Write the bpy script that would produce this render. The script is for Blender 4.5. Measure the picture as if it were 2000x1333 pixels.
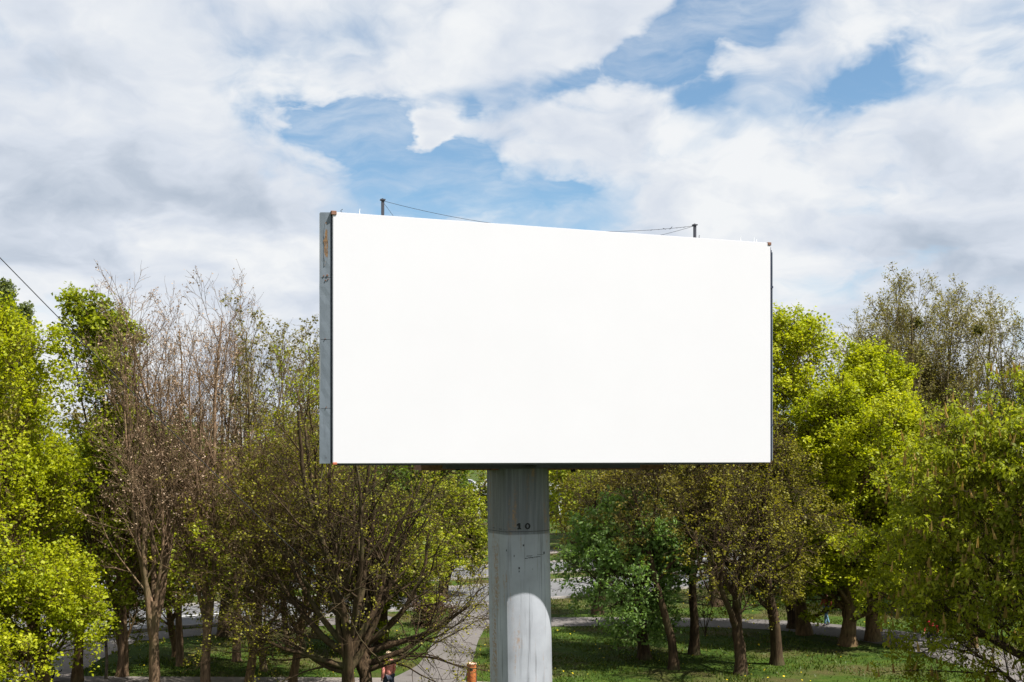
import bpy, bmesh, math, random
import numpy as np
from mathutils import Vector, Matrix

# ------------------------------------------------------------------ clear
for o in list(bpy.data.objects):
    bpy.data.objects.remove(o)
S = bpy.context.scene
COL = S.collection
R = math.radians
F = 2208.0            # focal length in photograph pixels
H = 8.0               # eye height, metres
HY = 890.0            # horizon row in the photograph

# ------------------------------------------------------------------ camera
cam = bpy.data.cameras.new("camera")
camo = bpy.data.objects.new("camera", cam)
COL.objects.link(camo)
camo.location = (0, 0, H)
camo.rotation_euler = (R(90), 0, 0)
cam.sensor_width = 36.0
cam.lens = F / 2000 * 36.0
cam.shift_y = (HY - 666.5) / 2000.0
cam.clip_start = 0.1
cam.clip_end = 6000
S.camera = camo

# ------------------------------------------------------------------ light
SUN_AZ = 62.0         # degrees to the right of "from scene towards camera"
SUN_EL = 58.0
sdir = Vector((math.sin(R(SUN_AZ)) * math.cos(R(SUN_EL)),
               -math.cos(R(SUN_AZ)) * math.cos(R(SUN_EL)),
               math.sin(R(SUN_EL))))
sl = bpy.data.lights.new("sun", 'SUN')
sl.energy = 5.0
sl.angle = R(0.5)
sl.color = (1.0, 0.972, 0.93)
so = bpy.data.objects.new("sun", sl)
COL.objects.link(so)
so.rotation_euler = sdir.to_track_quat('Z', 'Y').to_euler()
so.location = (30, -10, 40)

S.view_settings.view_transform = 'Standard'
S.view_settings.look = 'None'
S.view_settings.gamma = 1.0
S.view_settings.exposure = 1.2
S.view_settings.use_curve_mapping = False

S.cycles.max_bounces = 4
S.cycles.diffuse_bounces = 3
S.cycles.glossy_bounces = 2
S.cycles.transmission_bounces = 3
S.cycles.transparent_max_bounces = 4

# ------------------------------------------------------------------ node helpers
class NT:
    def __init__(s, tree):
        s.t = tree; s.n = tree.nodes; s.l = tree.links
    def new(s, typ, **kw):
        n = s.n.new(typ)
        for k, v in kw.items():
            setattr(n, k, v)
        return n
    def put(s, sock, v):
        if isinstance(v, bpy.types.NodeSocket):
            s.l.new(v, sock)
        elif v is not None:
            if sock.type == 'RGBA' and len(v) == 3:
                v = (*v, 1)
            sock.default_value = v
    def math(s, op, a, b=None, c=None, clamp=False):
        n = s.new('ShaderNodeMath', operation=op, use_clamp=clamp)
        s.put(n.inputs[0], a)
        if b is not None: s.put(n.inputs[1], b)
        if c is not None: s.put(n.inputs[2], c)
        return n.outputs[0]
    def vmath(s, op, a, b=None):
        n = s.new('ShaderNodeVectorMath', operation=op)
        s.put(n.inputs[0], a)
        if b is not None: s.put(n.inputs[1], b)
        return n.outputs[0]
    def scale(s, v, k):
        n = s.new('ShaderNodeVectorMath', operation='SCALE')
        s.put(n.inputs[0], v); s.put(n.inputs[3], k)
        return n.outputs[0]
    def noise(s, vec, scale, detail=2.0, rough=0.5, dist=0.0, col=False):
        n = s.new('ShaderNodeTexNoise')
        if vec is not None: s.put(n.inputs['Vector'], vec)
        n.inputs['Scale'].default_value = scale
        n.inputs['Detail'].default_value = detail
        n.inputs['Roughness'].default_value = rough
        n.inputs['Distortion'].default_value = dist
        return n.outputs['Color' if col else 'Fac']
    def smooth(s, v, a, b, lo=0.0, hi=1.0):
        n = s.new('ShaderNodeMapRange', interpolation_type='SMOOTHSTEP')
        s.put(n.inputs[0], v)
        n.inputs[1].default_value = a; n.inputs[2].default_value = b
        n.inputs[3].default_value = lo; n.inputs[4].default_value = hi
        return n.outputs[0]
    def mix(s, f, a, b, blend='MIX'):
        n = s.new('ShaderNodeMix', data_type='RGBA', blend_type=blend)
        s.put(n.inputs[0], f); s.put(n.inputs[6], a); s.put(n.inputs[7], b)
        return n.outputs[2]
    def ramp(s, f, stops):
        n = s.new('ShaderNodeValToRGB')
        e = n.color_ramp.elements
        while len(e) < len(stops): e.new(0.5)
        for k, (p, c) in enumerate(stops):
            e[k].position = p; e[k].color = (*c, 1)
        s.put(n.inputs[0], f)
        return n.outputs[0]
    def coord(s, which='Object'):
        return s.new('ShaderNodeTexCoord').outputs[which]
    def mapping(s, vec, scale=(1, 1, 1), loc=(0, 0, 0)):
        n = s.new('ShaderNodeMapping')
        s.put(n.inputs[0], vec)
        n.inputs['Scale'].default_value = scale
        n.inputs['Location'].default_value = loc
        return n.outputs[0]

# ------------------------------------------------------------------ world: sky with broken cloud
W = bpy.data.worlds.new("World")
S.world = W
W.use_nodes = True
W.cycles.sampling_method = 'MANUAL'
W.cycles.sample_map_resolution = 256
W.node_tree.nodes.clear()
w = NT(W.node_tree)
sky = w.new('ShaderNodeTexSky', sky_type='NISHITA')
sky.sun_disc = False
sky.sun_elevation = R(SUN_EL)
sky.sun_rotation = R(180 - SUN_AZ)
sky.altitude = 150
sky.air_density = 1.0
sky.dust_density = 0.4
sky.ozone_density = 1.2

D = w.vmath('NORMALIZE', w.coord('Generated'))
sep = w.new('ShaderNodeSeparateXYZ'); w.put(sep.inputs[0], D)
dx, dy, dz = sep.outputs
az = w.math('MULTIPLY', w.math('ARCTAN2', dx, dy), 57.2958)     # degrees, 0 ahead
el = w.math('MULTIPLY', w.math('ARCSINE', dz), 57.2958)
zz = w.math('ADD', w.math('MAXIMUM', dz, 0.0), 0.42)
cp = w.vmath('DIVIDE', D, None)
comb = w.new('ShaderNodeCombineXYZ')
w.put(comb.inputs[0], zz); w.put(comb.inputs[1], zz); w.put(comb.inputs[2], zz)
dn = cp.node
w.put(dn.inputs[1], comb.outputs[0])
# warp the domain so cloud edges billow
wc = w.noise(cp, 7.0, 3, 0.5, 0, True)
warp = w.scale(w.vmath('SUBTRACT', wc, (0.5, 0.5, 0.5)), 0.16)
q = w.vmath('ADD', cp, warp)
n1 = w.noise(q, 3.6, 8, 0.53)
qs = w.vmath('ADD', q, (0.03, -0.008, 0.05))
n2 = w.noise(qs, 3.6, 8, 0.53)
low = w.noise(w.vmath('ADD', cp, (3.1, 1.7, 0.4)), 2.4, 2, 0.5)
wisp = w.noise(w.mapping(w.vmath('ADD', cp, w.scale(warp, 0.7)), (2.0, 6.0, 7.0)), 1.9, 6, 0.6)

def to_ang(px, py):
    u = (px - 1000) / F; v = (HY - py) / F
    return math.degrees(math.atan(u)), math.degrees(math.atan2(v, math.hypot(1, u)))
# az / el shaken by noise so that the breaks in the cloud have ragged rims
jit = w.noise(cp, 7.5, 5, 0.6, 0, True)
js = w.new('ShaderNodeSeparateColor'); w.put(js.inputs[0], jit)
azj = w.math('ADD', az, w.math('MULTIPLY', w.math('SUBTRACT', js.outputs[0], 0.5), 4.4))
elj = w.math('ADD', el, w.math('MULTIPLY', w.math('SUBTRACT', js.outputs[1], 0.5), 3.4))
def blob(px, py, rx, ry, rot, amp):
    a0, e0 = to_ang(px, py)
    k = math.degrees(1 / F)
    rx *= k; ry *= k
    c, s_ = math.cos(R(rot)), math.sin(R(rot))
    a = w.math('SUBTRACT', azj, a0); e = w.math('SUBTRACT', elj, e0)
    p = w.math('ADD', w.math('MULTIPLY', a, c / rx), w.math('MULTIPLY', e, s_ / rx))
    r_ = w.math('SUBTRACT', w.math('MULTIPLY', e, c / ry), w.math('MULTIPLY', a, s_ / ry))
    d2 = w.math('ADD', w.math('MULTIPLY', p, p), w.math('MULTIPLY', r_, r_))
    return w.math('MULTIPLY', w.math('EXPONENT', w.math('MULTIPLY', d2, -1.0)), amp)
gap = None
for g in [(640, 250, 150, 62, -8, 0.85), (790, 312, 180, 52, -17, 1.05), (940, 335, 80, 38, -25, 0.45),
          (760, 205, 150, 40, 0, 0.55), (838, 268, 66, 56, 0, -1.25),
          (1390, 40, 130, 62, 28, 1.25), (1230, 120, 120, 36, 20, 0.62), (1100, 150, 120, 34, 5, 0.30),
          (1690, 165, 85, 38, 20, 0.62), (905, 305, 40, 34, 0, 0.6), (905, 225, 26, 26, 0, 0.35), (1735, 85, 36, 44, 60, 0.5), (1850, 140, 110, 60, 0, 0.16),
          (1105, 376, 50, 20, 0, 0.75), (1370, 175, 42, 42, 40, 0.5), (900, 90, 260, 60, 3, 0.02),
          (1690, 470, 180, 70, 0, -0.3), (520, 450, 160, 80, 0, -0.2), (1960, 60, 60, 60, 0, 0.15),
          (150, 330, 480, 260, 0, -0.30), (1450, 330, 420, 90, -5, -0.25), (1080, 240, 150, 70, -8, -0.25)]:
    b = blob(*g)
    gap = b if gap is None else w.math('ADD', gap, b)
dens = w.math('ADD', w.math('MULTIPLY', w.math('SUBTRACT', n1, 0.5), 1.9), 0.36)
dens = w.math('ADD', dens, w.math('MULTIPLY', w.math('SUBTRACT', low, 0.5), 0.5))
gap = w.math('MULTIPLY', gap, w.smooth(w.noise(w.vmath('ADD', q, (1.2, 4.0, 2.2)), 8.0, 5, 0.55), 0.30, 0.58, 0.25, 1.15))
dens = w.math('SUBTRACT', dens, gap)
alpha = w.smooth(dens, -0.10, 0.40)
wispa = w.math('MULTIPLY', w.smooth(wisp, 0.42, 0.78), 0.52)
alpha = w.math('MAXIMUM', alpha, wispa)
# shading: rims facing the sun bright, thick undersides grey
lit = w.math('MULTIPLY', w.math('SUBTRACT', n1, n2), 2.1)
thick = w.smooth(dens, 0.15, 1.0)
grey = w.smooth(w.noise(w.mapping(w.vmath('ADD', cp, warp), (1.0, 1.6, 1.6), (5, 2, 0)), 2.1, 4, 0.5), 0.36, 0.70)
shade = w.math('ADD', 0.90, lit)
shade = w.math('SUBTRACT', shade, w.math('MULTIPLY', thick, 0.10))
shade = w.math('SUBTRACT', shade, w.math('MULTIPLY', w.math('MULTIPLY', grey, w.smooth(dens, 0.05, 0.5)), 0.30))
for g in [(60, 370, 420, 75, -8, 0.26), (1860, 525, 300, 45, 0, 0.22), (620, 430, 200, 50, -10, 0.14), (250, 455, 130, 34, 0, -0.3), (540, 500, 130, 40, 10, -0.25)]:
    shade = w.math('SUBTRACT', shade, blob(*g))
shade = w.math('MINIMUM', w.math('MAXIMUM', shade, 0.0), 1.0)
ccol = w.ramp(shade, [(0.0, (2.75, 3.35, 4.15)), (0.35, (3.9, 4.4, 5.15)), (0.65, (5.2, 5.6, 6.25)), (1.0, (6.7, 6.85, 7.0))])
skyc = w.mix(1.0, sky.outputs[0], (0.98, 1.14, 1.14), 'MULTIPLY')
full = w.mix(alpha, skyc, ccol)
bg = w.new('ShaderNodeBackground')
w.put(bg.inputs[0], full)
bg.inputs[1].default_value = 0.058
wo = w.new('ShaderNodeOutputWorld')
w.l.new(bg.outputs[0], wo.inputs[0])

# ------------------------------------------------------------------ materials
def mat(name):
    m = bpy.data.materials.new(name); m.use_nodes = True
    m.node_tree.nodes.clear()
    t = NT(m.node_tree)
    out = t.new('ShaderNodeOutputMaterial')
    return m, t, out
def principled(t, out, col, rough=0.7, metal=0.0, spec=0.3, bump=None, bs=0.3, bd=0.02):
    p = t.new('ShaderNodeBsdfPrincipled')
    t.put(p.inputs['Base Color'], col)
    t.put(p.inputs['Roughness'], rough)
    p.inputs['Metallic'].default_value = metal
    p.inputs['Specular IOR Level'].default_value = spec
    if bump is not None:
        b = t.new('ShaderNodeBump')
        b.inputs['Strength'].default_value = bs
        b.inputs['Distance'].default_value = bd
        t.put(b.inputs['Height'], bump)
        t.l.new(b.outputs[0], p.inputs['Normal'])
    t.l.new(p.outputs[0], out.inputs[0])
    return p
def plain(name, col, rough=0.6, metal=0.0, var=0.25, sc=6.0, spec=0.3):
    m, t, out = mat(name)
    n = t.noise(t.coord(), sc, 6, 0.6)
    c = t.ramp(n, [(0.3, tuple(x * (1 - var) for x in col)), (0.7, tuple(min(1, x * (1 + var)) for x in col))])
    principled(t, out, c, rough, metal, spec)
    return m
def leaf_mat(name, stops, trans=0.45, tcol=(1.0, 1.0, 0.35)):
    m, t, out = mat(name)
    rnd = t.new('ShaderNodeNewGeometry').outputs['Random Per Island']
    pn = t.noise(t.coord(), 0.55, 3, 0.5)
    f = t.math('ADD', t.math('MULTIPLY', rnd, 0.62), t.math('MULTIPLY', t.smooth(pn, 0.3, 0.7), 0.38))
    c = t.ramp(f, [(p_, tuple(x * 0.92 for x in c_)) for p_, c_ in stops])
    d = t.new('ShaderNodeBsdfPrincipled')
    t.put(d.inputs['Base Color'], c)
    d.inputs['Roughness'].default_value = 0.55
    d.inputs['Specular IOR Level'].default_value = 0.25
    tr = t.new('ShaderNodeBsdfTranslucent')
    t.put(tr.inputs[0], t.mix(1.0, c, tcol, 'MULTIPLY'))
    mx = t.new('ShaderNodeMixShader')
    mx.inputs[0].default_value = trans
    t.l.new(d.outputs[0], mx.inputs[1]); t.l.new(tr.outputs[0], mx.inputs[2])
    t.l.new(mx.outputs[0], out.inputs[0])
    return m
def bark_mat(name, dark, light, sc=14):
    m, t, out = mat(name)
    co = t.coord()
    n = t.noise(t.mapping(co, (1, 1, 0.22)), sc, 7, 0.65)
    n2 = t.noise(co, 1.3, 3, 0.5)
    c = t.ramp(n, [(0.32, dark), (0.68, light)])
    c = t.mix(t.math('MULTIPLY', t.smooth(n2, 0.45, 0.7), 0.35), c, (0.085, 0.09, 0.035))
    principled(t, out, c, 0.9, 0, 0.15, n, 0.9, 0.03)
    return m

M = {}
M['bark'] = bark_mat('bark_brown', (0.045, 0.027, 0.012), (0.18, 0.115, 0.056))
M['bark_dark'] = bark_mat('bark_dark', (0.018, 0.011, 0.006), (0.075, 0.048, 0.025))
M['bark_pale'] = bark_mat('bark_pale', (0.062, 0.040, 0.024), (0.235, 0.150, 0.088))
M['bark_olive'] = bark_mat('bark_olive', (0.05, 0.036, 0.018), (0.20, 0.15, 0.08))
M['maple'] = leaf_mat('leaf_yellow_green', [(0.0, (0.13, 0.18, 0.008)), (0.30, (0.30, 0.345, 0.010)), (0.75, (0.43, 0.455, 0.012)), (1.0, (0.58, 0.57, 0.04))], 0.52)
M['maple2'] = leaf_mat('leaf_lime', [(0.0, (0.10, 0.14, 0.008)), (0.5, (0.25, 0.29, 0.012)), (1.0, (0.40, 0.41, 0.02))])
M['green'] = leaf_mat('leaf_fresh_green', [(0.0, (0.10, 0.17, 0.04)), (0.5, (0.21, 0.33, 0.085)), (1.0, (0.36, 0.47, 0.17))], 0.52, (0.9, 1, 0.4))
M['chest'] = leaf_mat('leaf_chestnut', [(0.0, (0.14, 0.17, 0.010)), (0.5, (0.28, 0.32, 0.018)), (1.0, (0.44, 0.44, 0.04))], 0.55)
M['candle'] = leaf_mat('blossom_ochre', [(0.0, (0.26, 0.19, 0.05)), (1.0, (0.50, 0.34, 0.10))], 0.3, (1, .9, .6))
M['sparse'] = leaf_mat('leaf_olive', [(0.0, (0.10, 0.095, 0.010)), (0.5, (0.21, 0.195, 0.016)), (1.0, (0.36, 0.32, 0.03))])
M['willow'] = leaf_mat('leaf_grey_olive', [(0.0, (0.11, 0.10, 0.03)), (0.5, (0.20, 0.18, 0.055)), (1.0, (0.33, 0.29, 0.10))])
M['bud'] = leaf_mat('leaf_bud', [(0.0, (0.20, 0.13, 0.08)), (0.5, (0.36, 0.25, 0.16)), (1.0, (0.52, 0.40, 0.27))], 0.3, (1, .9, .7))
M['far'] = leaf_mat('leaf_far_green', [(0.0, (0.05, 0.09, 0.010)), (0.5, (0.11, 0.17, 0.014)), (1.0, (0.20, 0.26, 0.02))])
M['far2'] = leaf_mat('leaf_far_olive', [(0.0, (0.08, 0.075, 0.014)), (0.5, (0.17, 0.145, 0.025)), (1.0, (0.28, 0.23, 0.04))])
M['poplar'] = leaf_mat('leaf_poplar', [(0.0, (0.06, 0.09, 0.03)), (0.5, (0.13, 0.16, 0.05)), (1.0, (0.20, 0.23, 0.08))])
M['shrub'] = leaf_mat('leaf_shrub_red', [(0.0, (0.05, 0.028, 0.018)), (0.6, (0.11, 0.06, 0.035)), (1.0, (0.17, 0.12, 0.04))], 0.25, (1, .7, .5))
M['mistle'] = leaf_mat('leaf_mistletoe', [(0.0, (0.05, 0.06, 0.012)), (1.0, (0.13, 0.13, 0.03))])
M['flower'] = leaf_mat('petal_yellow', [(0.0, (0.55, 0.40, 0.01)), (1.0, (0.75, 0.60, 0.02))], 0.3, (1, 1, .5))
M['blade'] = leaf_mat('grass_blade', [(0.0, (0.11, 0.085, 0.022)), (0.3, (0.05, 0.080, 0.009)), (0.6, (0.075, 0.118, 0.012)), (1.0, (0.16, 0.165, 0.03))], 0.35)

# ------------------------------------------------------------------ mesh helpers
def mesh_np(name, V, faces, smooth=False):
    """V (n,3); faces (m,k) one k for all"""
    V = np.ascontiguousarray(V, dtype=np.float32); faces = np.ascontiguousarray(faces, dtype=np.int32)
    me = bpy.data.meshes.new(name)
    m, k = faces.shape
    me.vertices.add(len(V)); me.vertices.foreach_set('co', V.ravel())
    me.loops.add(m * k); me.loops.foreach_set('vertex_index', faces.ravel())
    me.polygons.add(m)
    me.polygons.foreach_set('loop_start', np.arange(0, m * k, k, dtype=np.int32))
    if smooth:
        me.polygons.foreach_set('use_smooth', np.ones(m, dtype=bool))
    me.update(calc_edges=True)
    return me
def link(name, data, material=None, parent=None, loc=None):
    o = bpy.data.objects.new(name, data)
    COL.objects.link(o)
    if material is not None and data is not None:
        if len(data.materials) == 0: data.materials.append(material)
    if parent is not None: o.parent = parent
    if loc is not None: o.location = loc
    return o
def tag(o, label, cat, group=None, kind=None):
    o['label'] = label; o['category'] = cat
    if group: o['group'] = group
    if kind: o['kind'] = kind
    return o
def empty(name, label, cat, loc=(0, 0, 0), rz=0.0, group=None):
    o = bpy.data.objects.new(name, None); COL.objects.link(o)
    o.empty_display_size = 0.3
    o.location = loc; o.rotation_euler = (0, 0, rz)
    return tag(o, label, cat, group)
def struct(name, me, m):
    o = link(name, me, m); o['kind'] = 'structure'
    return o
class MB:
    def __init__(s): s.v = []; s.f = []
    def add(s, v, f):
        b = len(s.v); s.v += [tuple(x) for x in v]; s.f += [tuple(i + b for i in q) for q in f]
        return s
    def box(s, x0, x1, y0, y1, z0, z1):
        v = [(x0, y0, z0), (x1, y0, z0), (x1, y1, z0), (x0, y1, z0), (x0, y0, z1), (x1, y0, z1), (x1, y1, z1), (x0, y1, z1)]
        return s.add(v, [(0, 3, 2, 1), (4, 5, 6, 7), (0, 1, 5, 4), (1, 2, 6, 5), (2, 3, 7, 6), (3, 0, 4, 7)])
    def tube(s, pts, rad, n=8, cap=True):
        pts = [Vector(p) for p in pts]
        if not hasattr(rad, '__len__'): rad = [rad] * len(pts)
        d0 = (pts[-1] - pts[0]).normalized()
        ref = Vector((1, 0, 0)) if abs(d0.x) < 0.7 else Vector((0, 0, 1))
        v = []; f = []
        for i, p in enumerate(pts):
            t = (pts[min(i + 1, len(pts) - 1)] - pts[max(i - 1, 0)]).normalized()
            u = t.cross(ref).normalized(); w_ = t.cross(u)
            for k in range(n):
                a = 2 * math.pi * k / n
                v.append(p + rad[i] * (math.cos(a) * u + math.sin(a) * w_))
        for i in range(len(pts) - 1):
            for k in range(n):
                k2 = (k + 1) % n
                f.append((i * n + k, i * n + k2, (i + 1) * n + k2, (i + 1) * n + k))
        if cap:
            f.append(tuple(range(n - 1, -1, -1))); f.append(tuple((len(pts) - 1) * n + k for k in range(n)))
        return s.add(v, f)
    def lathe(s, prof, n=16, c=(0, 0, 0)):
        v = []; f = []
        for r, z in prof:
            for k in range(n):
                a = 2 * math.pi * k / n
                v.append((c[0] + r * math.cos(a), c[1] + r * math.sin(a), c[2] + z))
        for i in range(len(prof) - 1):
            for k in range(n):
                k2 = (k + 1) % n
                f.append((i * n + k, i * n + k2, (i + 1) * n + k2, (i + 1) * n + k))
        f.append(tuple(range(n - 1, -1, -1))); f.append(tuple((len(prof) - 1) * n + k for k in range(n)))
        return s.add(v, f)
    def prism(s, poly, axis, a, b):
        """poly 2D closed, extruded along axis ('x','y','z') from a to b"""
        def P(p, t):
            return {'x': (t, p[0], p[1]), 'y': (p[0], t, p[1]), 'z': (p[0], p[1], t)}[axis]
        n = len(poly)
        v = [P(p, a) for p in poly] + [P(p, b) for p in poly]
        f = [tuple(range(n)), tuple(range(2 * n - 1, n - 1, -1))] + [(k, n + k, n + (k + 1) % n, (k + 1) % n) for k in range(n)]
        return s.add(v, f)
    def mesh(s, name, smooth=False, bevel=0.0, seg=1):
        me = bpy.data.meshes.new(name)
        me.from_pydata(s.v, [], s.f)
        bm = bmesh.new(); bm.from_mesh(me)
        bmesh.ops.recalc_face_normals(bm, faces=bm.faces)
        if bevel > 0:
            es = [e for e in bm.edges if len(e.link_faces) == 2 and e.calc_face_angle(0) > 0.5]
            bmesh.ops.bevel(bm, geom=es, offset=bevel, segments=seg, affect='EDGES', clamp_overlap=True)
        bm.to_mesh(me); bm.free()
        if smooth:
            me.polygons.foreach_set('use_smooth', np.ones(len(me.polygons), dtype=bool))
            try: me.set_sharp_from_angle(angle=R(40))
            except Exception: pass
        return me
    def build(s, name, m, parent=None, **kw):
        return link(name, s.mesh(name, **kw), m, parent)
def G(px, py):                       # ground point under a photograph pixel
    Z = F * H / (py - HY)
    return Vector(((px - 1000) * Z / F, Z, 0))
def at(px, py, Z):
    return Vector(((px - 1000) * Z / F, Z, H + (HY - py) * Z / F))

# ------------------------------------------------------------------ ground, roads, paths
m, t, out = mat('lawn')
co = t.coord()
a = t.noise(co, 0.22, 5, 0.6); b = t.noise(co, 1.7, 6, 0.65); c3 = t.noise(co, 14, 5, 0.7)
g = t.ramp(b, [(0.28, (0.030, 0.060, 0.008)), (0.5, (0.055, 0.100, 0.010)), (0.72, (0.10, 0.135, 0.018))])
g = t.mix(t.math('MULTIPLY', t.smooth(a, 0.46, 0.62), 0.85), g, (0.105, 0.085, 0.032))
g = t.mix(0.55, g, t.ramp(c3, [(0.3, (0.35, 0.35, 0.35)), (0.7, (1.5, 1.5, 1.5))]), 'MULTIPLY')
g = t.mix(1.0, g, (0.62, 0.62, 0.62), 'MULTIPLY')
principled(t, out, g, 0.95, 0, 0.1, t.math('ADD', b, c3), 0.8, 0.08)
M['lawn'] = m
def paving(name, c0, c1, sc, cracks=True):
    m, t, out = mat(name)
    co = t.coord()
    n = t.noise(co, sc, 8, 0.7); n2 = t.noise(co, 0.35, 4, 0.6)
    c0 = tuple(x * .66 for x in c0); c1 = tuple(x * .66 for x in c1)
    c = t.ramp(n, [(0.3, c0), (0.7, c1)])
    c = t.mix(t.math('MULTIPLY', t.smooth(n2, 0.42, 0.68), 0.4), c, tuple(x * 0.55 for x in c0))
    principled(t, out, c, 0.85, 0, 0.25, n, 0.4, 0.02)
    return m
M['asphalt'] = paving('asphalt_worn', (0.13, 0.13, 0.135), (0.21, 0.205, 0.20), 9)
M['path'] = paving('path_asphalt', (0.20, 0.17, 0.15), (0.29, 0.25, 0.22), 7)
M['path_dark'] = paving('path_grey', (0.13, 0.115, 0.105), (0.20, 0.18, 0.165), 7)
M['kerb'] = plain('kerb_concrete', (0.24, 0.22, 0.20), 0.9, 0, 0.3, 3)
M['line'] = plain('road_paint', (0.65, 0.65, 0.62), 0.7, 0, 0.2, 8)

gr = 3000
me = MB().add([(-gr, -60, 0), (gr, -60, 0), (gr, 2 * gr, 0), (-gr, 2 * gr, 0)], [(0, 1, 2, 3)]).mesh('ground')
struct('ground', me, M['lawn'])
PAVED = []
def strip(name, pts, widths, z, m, sub=6):
    P_ = [Vector((p[0], p[1], 0)) for p in pts]
    if not hasattr(widths, '__len__'): widths = [widths] * len(P_)
    # catmull-rom resample
    Q = []; Wd = []
    for i in range(len(P_) - 1):
        p0 = P_[max(i - 1, 0)]; p1 = P_[i]; p2 = P_[i + 1]; p3 = P_[min(i + 2, len(P_) - 1)]
        for k in range(sub):
            s_ = k / sub
            Q.append(0.5 * ((2 * p1) + (p2 - p0) * s_ + (2 * p0 - 5 * p1 + 4 * p2 - p3) * s_ ** 2 + (3 * p1 - p0 - 3 * p2 + p3) * s_ ** 3))
            Wd.append(widths[i] * (1 - s_) + widths[i + 1] * s_)
    Q.append(P_[-1]); Wd.append(widths[-1])
    v = []; f = []
    for i, p in enumerate(Q):
        d = (Q[min(i + 1, len(Q) - 1)] - Q[max(i - 1, 0)]).normalized()
        nrm = Vector((-d.y, d.x, 0))
        v += [p + nrm * Wd[i] / 2 + Vector((0, 0, z)), p - nrm * Wd[i] / 2 + Vector((0, 0, z))]
    for i in range(len(Q) - 1):
        f.append((2 * i, 2 * i + 1, 2 * i + 3, 2 * i + 2))
    o = struct(name, MB().add(v, f).mesh(name), m)
    PAVED.append((np.array([(p.x, p.y) for p in Q]), max(Wd) if name == 'road' else Wd))
    return Q, Wd
RS = 0.60; ru = Vector((1, RS, 0)).normalized(); rn = Vector((-ru.y, ru.x, 0))
def roadline(c0, x): return (x, c0 + RS * x)
strip('road', [roadline(66, x) for x in (-130, -40, 0, 40, 160)], 7.4, 0.012, M['asphalt'])
strip('road', [roadline(79, x) for x in (-130, -40, 0, 40, 160)], 6.6, 0.012, M['asphalt'])
# kerbs: raised stones along both carriageways, stone by stone where they can be told apart
def kerb(c0, off, x0, x1, name='kerb'):
    a_ = Vector((x0, c0 + RS * x0, 0)) + rn * off; b_ = Vector((x1, c0 + RS * x1, 0)) + rn * off
    L = (b_ - a_).length
    v = MB()
    v.prism([(-0.08, 0.0), (0.08, 0.0), (0.08, 0.10), (0.05, 0.13), (-0.08, 0.13)], 'x', 0, L)
    o = v.build(name, M['kerb']); o.location = a_; o.rotation_euler = (0, 0, math.atan2(ru.y, ru.x))
    o['kind'] = 'structure'
for c0, hw in ((66, 3.7), (79, 3.3)):
    kerb(c0, hw + 0.08, -60, 60); kerb(c0, -hw - 0.08, -60, 60)
for c0 in (66, 79):
    for k in range(-11, 12):
        p0 = Vector((0, c0, 0)) + ru * (k * 6.0)
        mk = MB().box(-1.5, 1.5, -0.06, 0.06, 0, 0.004).mesh('lane_marking') if (c0, k) == (66, -11) else mk
        o = link('lane_marking', mk, M['line'], None, (p0.x, p0.y, 0.014)); o.rotation_euler = (0, 0, math.atan2(ru.y, ru.x)); o['kind'] = 'structure'
# footpaths
strip('footpath', [(-24, 39.0), (-14, 38.6), (-6, 38.4), (-2.5, 38.0), (6, 35), (12, 31)], 4.6, 0.006, M['path'])
strip('footpath', [(-3.4, 38.5), (-2.6, 43), (-2.4, 49), (-2.0, 57), (-1.6, 61)], [3.2, 2.0, 1.9, 2.1, 3.5], 0.010, M['path_dark'])
strip('footpath', [(-2.0, 53.5), (2, 54.3), (8, 54.2), (13, 53.0), (17.2, 49), (18.4, 45), (19.0, 40), (19, 32)], [3.2, 2.9, 2.9, 3.2, 4.0, 3.6, 3.2, 3.2], 0.014, M['path_dark'])
strip('footpath', [(-17.5, 39), (-18.2, 44), (-19, 48.5)], [3.4, 4.2, 6.0], 0.018, M['path'])
strip('footpath', [roadline(59.6, x) for x in (-60, -20, -6)], 2.2, 0.022, M['path_dark'])
strip('footpath', [roadline(92, x) for x in (-130, 0, 160)], 3.0, 0.008, M['path'])

# ------------------------------------------------------------------ trees
rng = np.random.default_rng(11)
LUMP = []
LK = [1.0]
def unit(a): return a / np.maximum(np.linalg.norm(a, axis=-1, keepdims=True), 1e-9)
def ray_env(p, d, env):
    """distance from p along d to the outermost crown ellipsoid"""
    best = np.full(len(p), 0.0); 
    for c, r in env:
        qv = (p - c) / r; e = d / r
        A = (e * e).sum(1); B = (qv * e).sum(1); C = (qv * qv).sum(1) - 1
        disc = B * B - A * C
        tt = np.where(disc > 0, (-B + np.sqrt(np.maximum(disc, 0))) / A, 0)
        un = unit((p + d * tt[:, None] - c) / r)
        lump = np.zeros(len(p))
        for kv, ph, am in LUMP:
            lump += am * np.sin(un @ kv + ph)
        best = np.maximum(best, tt * np.clip(1.0 + lump * LK[0], 0.5, 1.35))
    return best
def walk(st, d, L, r0, r1, nseg, wig, up, droop=0.0):
    N = len(st)
    P = np.zeros((N, nseg + 1, 3)); P[:, 0] = st
    T = np.zeros((N, nseg + 1, 3)); T[:, 0] = d
    dd = d.copy()
    for k in range(nseg):
        dd = unit(dd + rng.normal(0, wig, (N, 3)) + np.array([0, 0, up - droop * (k / nseg)]))
        P[:, k + 1] = P[:, k] + dd * (L / nseg)[:, None]
        T[:, k + 1] = dd
    tt = np.linspace(0, 1, nseg + 1)[None, :]
    Rr = r0[:, None] * (1 - tt) + r1[:, None] * tt
    return P, T, Rr
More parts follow.
